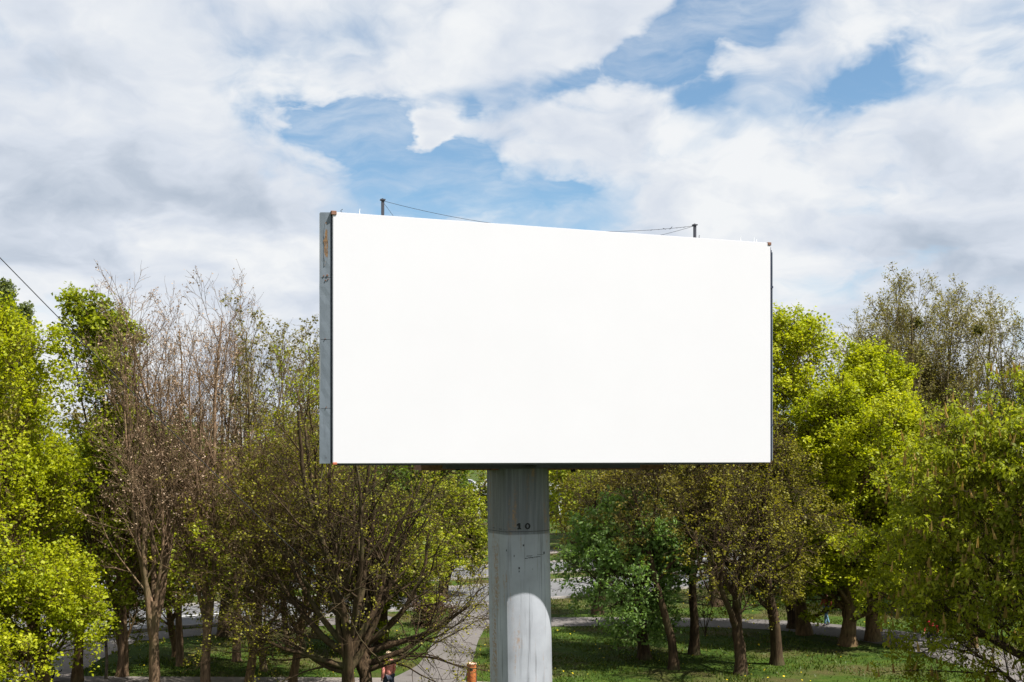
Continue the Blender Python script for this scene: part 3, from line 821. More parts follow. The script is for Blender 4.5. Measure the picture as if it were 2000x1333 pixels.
M['rust_orange'] = plain('rust_orange', (0.33, 0.10, 0.05), 0.85, 0, 0.4, 20)
M['black'] = plain('black_stencil', (0.008, 0.008, 0.009), 0.7, 0, 0.2, 20)
M['whitewire'] = plain('white_plastic', (0.75, 0.75, 0.75), 0.5, 0, 0.1, 5)
M['weld'] = plain('weld_line', (0.06, 0.06, 0.065), 0.7, 0, 0.4, 20)

A = Vector((-2.134, 13.46, 7.902))
bu = Vector((5.665, 1.977, 0)).normalized()
ang = math.atan2(bu.y, bu.x)
PCX, PCY = 2.762, 1.20                      # pole centre in board coordinates
bback = Vector((-bu.y, bu.x, 0))
pole_c = A + bu * PCX + bback * PCY
bb = empty('billboard', 'large blank white two-sided billboard on a thick grey steel column', 'billboard', (pole_c.x, pole_c.y, 0))
frame = bpy.data.objects.new('sign_box', None)       # kept out of the scene graph: only its matrix is used
mloc = Matrix.Translation((A.x - pole_c.x, A.y - pole_c.y, A.z)) @ Matrix.Rotation(ang, 4, 'Z')
bpy.data.objects.remove(frame)
def bpart(name, mb, m, label=None, par=bb, **kw):
    o = mb.build(name, m, par, **kw)
    if par is bb: o.matrix_local = mloc
    if label: o['label'] = label
    return o
def sheet(x0, x1, z0, z1, y, nx, nz, amp, seed):
    r_ = random.Random(seed); v = []; f = []
    for j in range(nz + 1):
        for i in range(nx + 1):
            e = 0 if i in (0, nx) or j in (0, nz) else amp
            v.append((x0 + (x1 - x0) * i / nx, y + r_.uniform(-e, e), z0 + (z1 - z0) * j / nz))
    for j in range(nz):
        for i in range(nx):
            k = j * (nx + 1) + i
            f.append((k, k + 1, k + nx + 2, k + nx + 1))
    return v, f
TL, TR = 0.10, 3.75                           # thickness at the two ends (the sign is a V in plan)
EX_ = -0.125
def back_y(x): return TL + (TR - TL) * x / 6.0
# white front face, a thin tray
fp = MB().box(0.0, 6.0, 0.0, 0.045, 0.0, 3.0)
bpart('front_panel', fp, M['face'], 'blank white poster face', bevel=0.006, seg=2)
# rear face
mb = MB(); mb.prism([(EX_, 0.093), (6.0, TR - 0.03), (5.98, TR + 0.02), (EX_ - .01, 0.14)], 'z', 0.0, 3.0)
bpart('rear_panel', mb, M['face'])
# end panel on the left: three sheets with open joints, wavy outer edge
r_ = random.Random(3)
zs = [0.0, 0.66, 1.48, 2.22, 3.0]
EX, EY = -0.139, 0.075                       # outer edge of the end strip in board coordinates
def end_pt(k, z, off=0.0):
    wob = 1.0 + 0.05 * math.sin(z * 4.1) + 0.03 * math.sin(z * 9.0 + 1)
    x = -0.020 + (EX * wob + 0.020) * k; y = 0.032 + (EY - 0.032) * k
    return (x - 0.33 * off, y - 0.944 * off, z)
for a_, b_ in zip(zs[:-1], zs[1:]):
    mb = MB(); n = 7; v = []; f = []
    for i in range(n + 1):
        z = a_ + 0.0025 + (b_ - a_ - 0.005) * i / n
        bulge = r_.uniform(-0.003, 0.003)
        v += [end_pt(0, z), end_pt(0.5, z, bulge), end_pt(1, z), end_pt(1, z, -0.012), end_pt(0, z, -0.012)]
    for i in range(n):
        for k in range(5):
            k2 = (k + 1) % 5
            f.append((i * 5 + k, i * 5 + k2, i * 5 + 5 + k2, i * 5 + 5 + k))
    f.append((0, 1, 2, 3, 4)); f.append(tuple(n * 5 + k for k in range(5)))
    mb.add(v, f)
    bpart('end_panel', mb, M['cheek'])
# rust burst on the top sheet, joint bolts
rr = random.Random(8)
m_r, t, out = mat('rust_stain')
co = t.coord()
nn = t.noise(t.mapping(co, (3.5, 1.0, 1.1)), 9, 7, 0.7)
n3 = t.noise(co, 30, 5, 0.7)
c = t.mix(t.smooth(nn, 0.42, 0.56), (0.155, 0.18, 0.205), t.ramp(n3, [(0.3, (0.06, 0.035, 0.02)), (0.65, (0.27, 0.16, 0.08))]))
principled(t, out, c, 0.8, 0, 0.2)
nz_ = 16; v = []; f = []
for k in range(nz_ + 1):                      # ragged rust burst on the top sheet
    z = 2.36 + 0.52 * k / nz_
    wd = 0.30 * math.sin(math.pi * min(max(k / nz_, 0.03), 0.97)) ** 0.6 * rr.uniform(0.65, 1.0)
    cx_ = 0.52 - 0.10 * (k / nz_) + rr.uniform(-0.05, 0.05)
    v += [end_pt(min(cx_ + wd, .97), z, 0.0052), end_pt(max(cx_ - wd, .05), z, 0.0052)]
for k in range(nz_): f.append((2 * k, 2 * k + 1, 2 * k + 3, 2 * k + 2))
bpart('rust_stain', MB().add(v, f), m_r)
for kk, zz_, rb in ((.30, 2.245, .012), (.62, 2.24, .008), (.22, 2.20, .007), (.45, 2.185, .009), (.5, 1.49, .006), (.4, .67, .006)):
    bpart('bolt', MB().tube([end_pt(kk, zz_, 0.0), end_pt(kk, zz_, 0.010)], rb, 8), M['rust'])
# dark recess between end panel and face
bpart('edge_frame', MB().box(-0.018, 0.05, 0.047, 0.09, 0.02, 2.97), M['navy'])
bpart('edge_frame', MB().box(5.985, 6.035, 0.047, 0.09, 0.02, 2.95), M['navy'])
bpart('edge_frame', MB().box(6.062, 6.10, 0.13, 0.16, 0.05, 2.93), M['navy'])
bpart('edge_bracket', MB().box(6.02, 6.10, 0.092, 0.128, 2.4, 2.43), M['navy'])
bpart('edge_bracket', MB().box(6.02, 6.10, 0.092, 0.128, 0.5, 0.53), M['navy'])
bpart('edge_trim', MB().box(6.103, 6.112, 0.125, 0.165, 0.03, 2.90), M['cheek'])
# corner brackets
bpart('corner_bracket', MB().box(-0.02, 0.045, -0.012, 0.06, 2.965, 3.012), M['rust'], bevel=0.004)
bpart('corner_bracket', MB().box(0.0, 0.05, -0.010, 0.05, -0.012, 0.016), M['rust_orange'], bevel=0.003)
bpart('corner_bracket', MB().box(5.955, 6.01, -0.008, 0.05, 2.965, 3.008), M['rust'], bevel=0.004)
# inner frame and roof sheet of the sign box
mb = MB(); mb.prism([(0.05, 0.06), (5.98, 0.06), (5.98, TR - 0.06), (0.05, 0.15)], 'z', 2.90, 2.94)
bpart('top_sheet', mb, M['cheek'])
mb = MB(); mb.prism([(0.05, 0.06), (5.97, 0.06), (5.97, TR - 0.06), (0.05, 0.15)], 'z', 0.010, 0.04)
bpart('floor_sheet', mb, M['darksteel'])
# beams under the sign
bpart('beam', MB().box(1.55, 4.3, 0.55, 0.70, -0.075, 0.006), M['darksteel'])
bpart('beam', MB().box(1.35, 4.9, 1.02, 1.38, -0.10, 0.006), M['rust'])
bpart('beam', MB().box(0.05, 5.75, 0.07, 0.15, -0.022, 0.006), M['darksteel'])
bpart('beam', MB().box(PCX - 0.1, PCX + 0.1, 0.2, 1.7, -0.055, -0.002), M['darksteel'])
bpart('beam_foot', MB().tube([(3.52, 1.05, -0.13), (3.52, 1.05, -0.09)], 0.035, 10), M['black'])
bpart('beam_foot', MB().tube([(1.72, 0.58, -0.095), (1.72, 0.58, -0.07)], 0.028, 10), M['black'])
# roof posts with cables
def board_pt(px, py, yb):
    """point in board coordinates on the plane y=yb seen at a photograph pixel"""
    d = Vector(((px - 1000) / F, 1, (HY - py) / F)); o = Vector((0, 0, H))
    n_ = bback; tt = ((A + bback * yb - o).dot(n_)) / d.dot(n_)
    p = o + d * tt - A
    return Vector((p.dot(bu), p.dot(bback), p.z))
posts = []
for px, py, yb in ((747.5, 391, 0.30), (1357, 440, 0.30)):
    p = board_pt(px, py, yb); posts.append(p)
    po = bpart('roof_post', MB().box(p.x - 0.017, p.x + 0.017, p.y - 0.017, p.y + 0.017, 2.93, p.z), M['darksteel'], bevel=0.003)
    o = MB().box(p.x - 0.030, p.x + 0.030, p.y - 0.03, p.y + 0.03, p.z - 0.006, p.z + 0.008).build('cap', M['darksteel'], po)
    o = MB().tube([(p.x, p.y, p.z), (p.x, p.y, p.z + 0.02)], 0.008, 8).build('tip', M['darksteel'], po)
def cable(name, pts, r, m, par=bb):
    return bpart(name, MB().tube(pts, r, 5), m)
p0, p1 = posts
def sagline(a, b, sag, n=24):
    return [a.lerp(b, k / n) - Vector((0, 0, sag * 4 * (k / n) * (1 - k / n))) for k in range(n + 1)]
cable('cable', sagline(p0 - Vector((0, 0, .01)), p1 - Vector((0, 0, .01)), 0.20), 0.0028, M['black'])
cable('cable', [p0 - Vector((0, 0, .02)), board_pt(770, 425, 0.30)], 0.0025, M['black'])
cable('cable', sagline(p1 - Vector((0, 0, .01)), board_pt(1280, 462, 0.30), 0.006), 0.0025, M['black'])
# knots of wire hanging on the cable near the right post
ln = sagline(p0 - Vector((0, 0, .01)), p1 - Vector((0, 0, .01)), 0.20, 200)
rk_ = random.Random(4)
for k in (170, 175, 179, 183, 187, 190, 193):
    q_ = ln[k]; d_ = Vector((rk_.uniform(-.03, .03), 0, rk_.uniform(-.012, .035)))
    cable('wire_knot', [q_ - d_ * 0.5, q_, q_ + d_], 0.004, M['black'])
# small spikes along the top edge
for px, py, ly, mt in ((669, 409, 6, 'black'), (703, 408, 9, 'whitewire'), (1366, 460, 6, 'black'), (1447, 462, 9, 'whitewire'), (1473, 464, 10, 'whitewire'), (1478, 467, 7, 'whitewire')):
    p = board_pt(px, py, 0.03)
    o = bpart('spike', MB().tube([(p.x, 0.03, 3.0), (p.x - (0.025 if mt == 'black' and px < 700 else 0.006), 0.03, 3.0 + (p.z - 3.0) * 0.5), (p.x, 0.03, p.z)], 0.004, 5), M[mt])

# column: flat left flank, rounded front and right
prof = [(-0.42, 0.06), (-0.415, 0.0), (-0.30, -0.205), (-0.185, -0.425), (-0.165, -0.436), (-0.08, -0.424), (0.05, -0.392), (0.18, -0.332),
        (0.30, -0.237), (0.38, -0.12), (0.42, 0.0), (0.42, 0.10), (0.38, 0.22), (0.29, 0.32), (0.16, 0.40), (0.0, 0.43), (-0.16, 0.41), (-0.29, 0.33), (-0.38, 0.22)]
def cr(P_, i, s_):
    n = len(P_); a_, b_, c_, d_ = (Vector(P_[(i + k) % n]) for k in (-1, 0, 1, 2))
    return 0.5 * (2 * b_ + (c_ - a_) * s_ + (2 * a_ - 5 * b_ + 4 * c_ - d_) * s_ ** 2 + (3 * b_ - a_ - 3 * c_ + d_) * s_ ** 3)
ring = []
for i in range(len(prof)):
    if i in (1, 2, 3, 4):
        ring.append(Vector(prof[i]))
        continue
    for k in range(4):
        ring.append(cr(prof, i, k / 4))
def surf_y(x):
    fr = [p for p in ring if p.y < 0.02]
    best = None
    for a_, b_ in zip(ring, ring[1:]):
        if a_.y < 0.01 and b_.y < 0.01 and min(a_.x, b_.x) <= x <= max(a_.x, b_.x) and a_.x != b_.x:
            y = a_.y + (b_.y - a_.y) * (x - a_.x) / (b_.x - a_.x)
            best = y if best is None else min(best, y)
    return best if best is not None else -0.3
LEAN = 0.0165
def plx(z): return (7.9 - z) * LEAN        # column leans a touch
def colring(z, s_=1.0):
    return [(p.x * s_ + plx(z), p.y * s_, z) for p in ring]
nr = len(ring)
mb = MB(); zl = [-0.3] + [k * 0.4 for k in range(1, 20)] + [7.905]
v = []; f = []
for z in zl: v += colring(z)
for i in range(len(zl) - 1):
    for k in range(nr):
        k2 = (k + 1) % nr
        f.append((i * nr + k, i * nr + k2, i * nr + nr + k2, i * nr + nr + k))
f.append(tuple(range(nr))); f.append(tuple((len(zl) - 1) * nr + k for k in range(nr)))
mb.add(v, f)
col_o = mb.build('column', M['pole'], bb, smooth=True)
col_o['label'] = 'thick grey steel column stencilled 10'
ZP = pole_c.y - 0.40
def pz(py): return H + (HY - py) * ZP / F
def pxl(px, py): return (px - 1000) * ZP / F - pole_c.x
def band(name, z0, z1, s_, m):
    v = colring(z0, 1.0) + colring(z0 + (z1 - z0) * .3, s_) + colring(z1 - (z1 - z0) * .3, s_) + colring(z1, 1.0); f = []
    for i in range(3):
        for k in range(nr):
            k2 = (k + 1) % nr
            f.append((i * nr + k, i * nr + k2, i * nr + nr + k2, i * nr + nr + k))
    return MB().add(v, f).build(name, m, col_o)
band('weld_seam', pz(1039) - 0.005, pz(1039) + 0.005, 1.006, M['weld'])
band('weld_seam', 2.6, 2.612, 1.006, M['weld'])
band('base_collar', 0.0, 0.10, 1.08, M['darksteel'])
# vertical seam strip on the corner
sx_, sy_ = prof[4]
mb = MB(); mb.add([(sx_ - 0.012 + plx(z), sy_ - 0.004, z) for z in (0, 6.05)] + [(sx_ + 0.010 + plx(z), sy_ - 0.006, z) for z in (0, 6.05)] + [(sx_ + 0.010 + plx(z), sy_ + 0.03, z) for z in (0, 6.05)] + [(sx_ - 0.012 + plx(z), sy_ + 0.03, z) for z in (0, 6.05)],
       [(0, 2, 3, 1), (2, 4, 5, 3), (6, 0, 1, 7), (1, 3, 5, 7), (0, 6, 4, 2), (4, 6, 7, 5)])
mb.build('seam_strip', M['pole'], col_o)
def decal(name, outline_px, m, holes=None, off=0.004):
    """flat paint on the column: polygons given as photograph pixels, laid on the curved skin"""
    mb = MB()
    for poly in outline_px:
        v = []
        for (px, py) in poly:
            x = pxl(px, py); z = pz(py)
            v.append((x, surf_y(x - plx(z)) - off, z))
        mb.add(v, [tuple(range(len(v)))])
    return mb.build(name, m, col_o)
# stencilled 1
decal('stencil_numeral', [[(1008.5, 1026), (1012.2, 1022.2), (1016.4, 1022.2), (1016.4, 1032), (1012.4, 1032), (1012.4, 1026.4), (1010.4, 1027.6)],
                          [(1010.6, 1032), (1018.0, 1032), (1018.0, 1034.2), (1010.6, 1034.2)]], M['black'])
# stencilled 0 as a ring of quads
oq = []
for k in range(16):
    a0, a1 = 2 * math.pi * k / 16, 2 * math.pi * (k + 1) / 16
    E = lambda a_, rx, ry: (1030.6 + rx * math.cos(a_), 1028.4 + ry * math.sin(a_))
    oq.append([E(a0, 5.6, 6.2), E(a1, 5.6, 6.2), E(a1, 2.0, 3.7), E(a0, 2.0, 3.7)])
decal('stencil_numeral', oq, M['black'])
rd = random.Random(21)
for (x0, x1, y0, hgt) in ((1025, 1031, 1090.6, 1.4), (1032, 1042, 1089.6, 1.6), (1043, 1050, 1089.0, 1.2), (1048, 1056, 1088.6, 1.2), (1028, 1040, 1086.4, 1.0), (1050, 1064, 1085.0, .7), (1062, 1065, 1080.5, 5), (1003.5, 1005, 1084, 4),
                          (1012.5, 1015.5, 1108, 4), (1013, 1015, 1115, 3), (1021, 1024, 1064, 3.5), (988.5, 990, 1073, 4), (962, 966, 1033, 1.6), (974, 980, 1034, 1.6), (984, 987, 1034.6, 1.2), (963, 965, 1038, 2.4)):
    n = 7; top = []; bot = []
    for k in range(n + 1):
        x = x0 + (x1 - x0) * k / n
        top.append((x, y0 + rd.uniform(-.45, .3) * min(1.0, hgt / 2))); bot.append((x, y0 + hgt + rd.uniform(-.3, .5) * min(1.0, hgt / 2)))
    decal('paint_scuff', [[top[k], top[k + 1], bot[k + 1], bot[k]] for k in range(n)], M['weld'], off=0.003)

# ------------------------------------------------------------------ wires
M['wire'] = plain('wire_dark', (0.03, 0.03, 0.032), 0.6, 0, 0.2, 5)
M['wire_pale'] = plain('wire_steel', (0.25, 0.24, 0.22), 0.45, 0.6, 0.2, 5)
M['wood'] = plain('pole_wood', (0.14, 0.11, 0.08), 0.9, 0, 0.4, 9)
pa = at(-120, 380, 25); pb = at(868, 1334, 38.5); pb.z = 0.02
mb = MB().tube([pa.lerp(pb, k / 20) - Vector((0, 0, 0.25 * 4 * (k / 20) * (1 - k / 20))) for k in range(21)], 0.011, 6)
tag(mb.build('guy_wire', M['wire']), 'long dark wire slanting down across the bare trees', 'wire')
pa2 = at(-150, 1043, 30); pb2 = at(207, 1262, 40.5)
tag(MB().tube([pa2.lerp(pb2, k / 10) for k in range(11)], 0.010, 6).build('guy_wire', M['wire_pale']), 'short pale wire slanting across the dense yellow maples', 'wire')
up_ = empty('utility_pole', 'wooden utility pole holding the slanting wires', 'pole', (pa.x - 0.1, pa.y, 0))
MB().tube([(0, 0, -0.1), (0, 0, pa.z + 0.4)], [0.16, 0.11], 10).build('shaft', M['wood'], up_)
MB().box(-0.5, 0.5, -0.06, 0.06, pa.z - 0.1, pa.z + 0.03).build('crossarm', M['wood'], up_)
up2 = empty('tie_post', 'thin dark post that the pale wire is tied to', 'post', (pb2.x, pb2.y, 0))
MB().tube([(0, 0, -0.1), (0.03, 0, 0.6), (0, 0, pb2.z + 0.25)], [0.06, 0.055, 0.045], 8).build('shaft', M['bark_dark'] if False else M['wood'], up2)
MB().tube([(0, 0, pb2.z - 0.03), (0, 0, pb2.z + 0.03)], 0.06, 8).build('tie_band', M['wire'], up2)

# ------------------------------------------------------------------ street furniture
M['concrete'] = plain('lamp_post_concrete', (0.42, 0.41, 0.40), 0.8, 0, 0.2, 4)
M['lampwhite'] = plain('lamp_white', (0.75, 0.75, 0.74), 0.4, 0, 0.05, 4)
def street_lamp(label, x, y, hgt, arm):
    o = empty('street_lamp', label, 'street lamp', (x, y, 0))
    MB().tube([(0, 0, -0.1), (0, 0, 1.2), (0, 0, hgt)], [0.13, 0.10, 0.06], 12).build('post', M['concrete'], o, smooth=True)
    MB().lathe([(0.19, 0.0), (0.19, 0.25), (0.13, 0.3)], 12).build('foot', M['concrete'], o)
    MB().tube([(0, 0, hgt - 0.05), (arm * 0.5, 0, hgt + 0.35), (arm, 0, hgt + 0.42)], 0.03, 8).build('arm', M['concrete'], o)
    hd = MB().lathe([(0.03, 0.02), (0.12, -0.05), (0.16, -0.18), (0.14, -0.26), (0.05, -0.30)], 12, (arm, 0, hgt + 0.46)).build('lamp_head', M['lampwhite'], o, smooth=True)
    return o
street_lamp('pale street lamp post standing by the far road behind the yellow maples', (141 - 1000) * 62 / F, 62, 8.6, 1.1)
pl = at(1993, 884, 36)
street_lamp('street lamp whose white head shows among the chestnut leaves', pl.x + 0.35, 36, pl.z - 0.30, -0.35)

# orange litter bin
m, t, out = mat('bin_orange')
co = t.coord(); n = t.noise(co, 9, 6, 0.7)
c = t.ramp(n, [(0.30, (0.16, 0.045, 0.02)), (0.55, (0.42, 0.13, 0.035)), (0.8, (0.50, 0.17, 0.05))])
principled(t, out, c, 0.6)
gp = G(921, 1333); gp.y = 39.4; gp.x = (921 - 1000) * 39.4 / F
lb = empty('litter_bin', 'rusty orange litter bin at the edge of the footpath', 'litter bin', (gp.x, gp.y, 0))
n = 20
mb = MB(); pr = [(0.145, 0.02), (0.16, 0.05), (0.165, 0.55), (0.165, 0.74), (0.16, 0.745), (0.145, 0.735), (0.14, 0.10)]
mb.lathe(pr, n).build('drum', m, lb, smooth=True)
MB().lathe([(0.166, 0.735), (0.175, 0.74), (0.175, 0.765), (0.15, 0.772), (0.145, 0.745)], n).build('rim', plain('bin_rim', (0.5, 0.33, 0.24), 0.6, 0, 0.3, 9), lb)
mb = MB()
for k in range(4):
    a0 = -1.9 + k * 0.16; a1 = a0 + 0.16
    mb.add([(0.168 * math.cos(a0), 0.168 * math.sin(a0), 0.52), (0.168 * math.cos(a1), 0.168 * math.sin(a1), 0.52), (0.168 * math.cos(a1), 0.168 * math.sin(a1), 0.60), (0.168 * math.cos(a0), 0.168 * math.sin(a0), 0.60)], [(0, 1, 2, 3)])
mb.build('label_patch', M['black'], lb)
for sgn in (-1, 1):
    MB().tube([(sgn * 0.17, 0, -0.05), (sgn * 0.17, 0, 0.42)], 0.015, 6).build('leg', M['darksteel'], lb)

# ------------------------------------------------------------------ cars
M['glass'] = plain('car_glass', (0.02, 0.025, 0.03), 0.08, 0, 0.1, 2, 0.6)
M['tyre'] = plain('tyre', (0.015, 0.015, 0.016), 0.85, 0, 0.2, 9)
M['rim'] = plain('wheel_rim', (0.45, 0.45, 0.46), 0.35, 0.7, 0.1, 9)
M['lamp'] = plain('headlamp', (0.7, 0.7, 0.68), 0.2, 0, 0.05, 9)
M['tail'] = plain('tail_lamp', (0.35, 0.015, 0.012), 0.25, 0, 0.1, 9)
def paint(name, col):
    m, t, out = mat(name)
    p = principled(t, out, t.ramp(t.noise(t.coord(), 3, 4, .5), [(0.3, tuple(x * .92 for x in col)), (0.7, col)]), 0.3, 0, 0.5)
    p.inputs['Coat Weight'].default_value = 0.6; p.inputs['Coat Roughness'].default_value = 0.08
    return m
def car(name, label, loc, rz, col, van=False, group=None):
    o = empty(name, label, 'van' if van else 'car', loc, rz, group)
    cm = paint('car_paint', col)
    L, Wd = (4.9, 0.95) if van else (4.3, 0.86)
    if van:
        low = [(-2.45, 0.32), (-2.45, 1.0), (-2.38, 1.05), (2.0, 1.08), (2.40, 0.95), (2.45, 0.6), (2.42, 0.32)]
        top = [(-2.40, 1.05), (-2.32, 1.95), (-2.2, 2.02), (0.9, 2.0), (1.15, 1.9), (2.0, 1.08)]
        win = [((0.35, 1.15), (0.35, 1.75), (0.95, 1.75), (1.6, 1.15))]
        ws = [(1.98, 1.12), (1.18, 1.86)]; rw = [(-2.41, 1.2), (-2.36, 1.8)]
    else:
        low = [(-2.12, 0.30), (-2.15, 0.62), (-2.08, 0.93), (-1.7, 0.97), (1.05, 0.93), (1.75, 0.82), (2.08, 0.68), (2.14, 0.45), (2.10, 0.28)]
        top = [(-1.85, 0.95), (-1.35, 1.36), (-0.9, 1.46), (0.1, 1.46), (0.35, 1.42), (1.15, 0.92)]
        win = [((-1.45, 1.0), (-1.15, 1.34), (-0.40, 1.39), (-0.40, 0.99)), ((-0.30, 0.99), (-0.30, 1.39), (0.20, 1.38), (0.85, 0.97))]
        ws = [(1.10, 0.96), (0.38, 1.39)]; rw = [(-1.80, 1.0), (-1.38, 1.33)]
    mb = MB(); mb.prism(low, 'y', -Wd, Wd)
    body = mb.build('body', cm, o, smooth=True, bevel=0.07, seg=2)
    k = 0.86
    n = len(top)
    zb = min(p[1] for p in top); zt = max(p[1] for p in top)
    v = []
    for sgn in (-1, 1):
        for (x, z) in top:
            v.append((x, sgn * Wd * (1 - (1 - k) * (z - zb) / (zt - zb)) * 0.97, z - 0.03))
    f = [tuple(range(n)), tuple(range(2 * n - 1, n - 1, -1))] + [(a_, n + a_, n + (a_ + 1) % n, (a_ + 1) % n) for a_ in range(n)]
    MB().add(v, f).build('cabin', cm, o, smooth=True, bevel=0.05, seg=2)
    def wy(z): return Wd * (1 - (1 - k) * (z + 0.03 - zb) / (zt - zb)) * 0.97
    for poly in win:
        for sgn in (-1, 1):
            v = [(x, sgn * (wy(z) + 0.006), z) for x, z in poly]
            MB().add(v, [tuple(range(len(v)))]).build('side_window', M['glass'], o)
    for (a_, b_, off, nm) in ((ws[0], ws[1], 0.012, 'windscreen'), (rw[0], rw[1], -0.012, 'rear_window')):
        v = [(a_[0] + off, -wy(a_[1]) * .9, a_[1] - 0.0), (a_[0] + off, wy(a_[1]) * .9, a_[1]), (b_[0] + off, wy(b_[1]) * .9, b_[1]), (b_[0] + off, -wy(b_[1]) * .9, b_[1])]
        MB().add(v, [(0, 1, 2, 3)]).build(nm, M['glass'], o)
    wx = (-1.55, 1.5) if van else (-1.32, 1.35)
    for x in wx:
        for sgn in (-1, 1):
            w_ = MB().tube([(x, sgn * (Wd - 0.17), 0.32), (x, sgn * (Wd + 0.012), 0.32)], 0.32, 18).build('wheel', M['tyre'], o, bevel=0.03)
            MB().tube([(x, sgn * (Wd + 0.010), 0.32), (x, sgn * (Wd + 0.022), 0.32)], 0.20, 14).build('rim', M['rim'], w_)
    fx = low[-2][0]
    for sgn in (-1, 1):
        MB().box(fx - 0.14, fx + 0.02, sgn * (Wd - 0.20) - 0.15, sgn * (Wd - 0.20) + 0.15, 0.60, 0.76).build('headlight', M['lamp'], o, bevel=0.03)
        MB().box(low[1][0] - 0.015, low[1][0] + 0.1, sgn * (Wd - 0.16) - 0.12, sgn * (Wd - 0.16) + 0.12, 0.66, 0.86).build('tail_light', M['tail'], o, bevel=0.02)
    MB().box(low[0][0] - 0.03, low[-1][0] + 0.03, -Wd * 0.9, Wd * 0.9, 0.24, 0.36).build('bumper', M['tyre'], o, bevel=0.03)
    return o
ra = math.atan2(ru.y, ru.x)
def on_road(c0, px, off=0.0):
    u = (px - 1000) / F
    Y = c0 / (1 - RS * u); X = Y * u
    return (X + rn.x * off, Y + rn.y * off, 0.012)
car('van', 'white van parked by the road behind the dense yellow maples', on_road(79, 128, -1.2), ra, (0.72, 0.73, 0.74), True)
car('car', 'blue-grey car on the far road behind the bare trees', on_road(79, 366, -1.4), ra, (0.20, 0.26, 0.33))
car('car', 'pale turquoise car on the far road behind the spreading tree', on_road(79, 628, 1.3), ra + math.pi, (0.45, 0.58, 0.56))
car('car', 'white car parked at the foot of the yellow maples', (-17.5, 38.7, 0.03), 1.25, (0.75, 0.75, 0.76))

# ------------------------------------------------------------------ buildings far behind
M['wall_white'] = plain('render_white', (0.62, 0.61, 0.59), 0.9, 0, 0.1, 0.4)
M['wall_grey'] = plain('concrete_pale', (0.45, 0.45, 0.45), 0.9, 0, 0.15, 0.5)
M['window'] = plain('window_dark', (0.06, 0.07, 0.085), 0.15, 0, 0.2, 0.3, 0.5)
M['frame'] = plain('window_frame', (0.7, 0.7, 0.7), 0.5, 0, 0.05, 1)
def block(label, x, y, rz, L, Dp, hgt, floors, cols, wm):
    o = empty('apartment_building', label, 'building', (x, y, 0), rz)
    MB().box(-L / 2, L / 2, 0, Dp, 0, hgt).build('wall', wm, o)
    MB().box(-L / 2 - 0.3, L / 2 + 0.3, -0.3, Dp + 0.3, hgt + 0.002, hgt + 0.5).build('roof', M['wall_grey'], o)
    wmh = MB().box(-0.8, 0.8, -0.03, 0.03, -0.75, 0.75).mesh('window'); wmh.materials.append(M['window'])
    smh = MB().box(-0.9, 0.9, -0.14, 0.0, -0.85, -0.77).mesh('sill'); smh.materials.append(M['frame'])
    fmh = MB().box(-0.04, 0.04, -0.05, -0.032, -0.74, 0.74).mesh('mullion'); fmh.materials.append(M['frame'])
    fh = (hgt - 1.0) / floors; cw = L / cols
    for i in range(floors):
        for j in range(cols):
            q_ = link('window', wmh, None, o, (-L / 2 + cw * (j + 0.5), -0.02, 1.0 + fh * i + 1.0))
            link('sill', smh, None, q_); link('mullion', fmh, None, q_)
    return o
block('long white apartment block seen through the bare tree stems', -76, 290, 0.12, 62, 12, 15.5, 5, 20, M['wall_white'])
# low white parking deck behind the column
pd = empty('parking_deck', 'low white parking deck with pillars behind the billboard column', 'building', (3.5, 142, 0))
MB().box(-13, 13, 0, 16, 3.1, 3.5).build('deck_slab', M['wall_white'], pd)
MB().box(-13, 13, -0.15, 0.08, 3.51, 4.6).build('parapet', M['wall_white'], pd)
MB().box(-13, 13, 15.6, 16, 0, 3.095).build('rear_wall', M['wall_grey'], pd)
for k in range(11):
    MB().box(-12.8 + k * 2.56 - 0.2, -12.8 + k * 2.56 + 0.2, 0.1, 0.5, 0, 3.095).build('pillar', M['wall_white'], pd)
car('car', 'silver car parked on top of the white parking deck', (3.5 - 9.0, 144.5, 3.51), 0.0, (0.5, 0.5, 0.52))

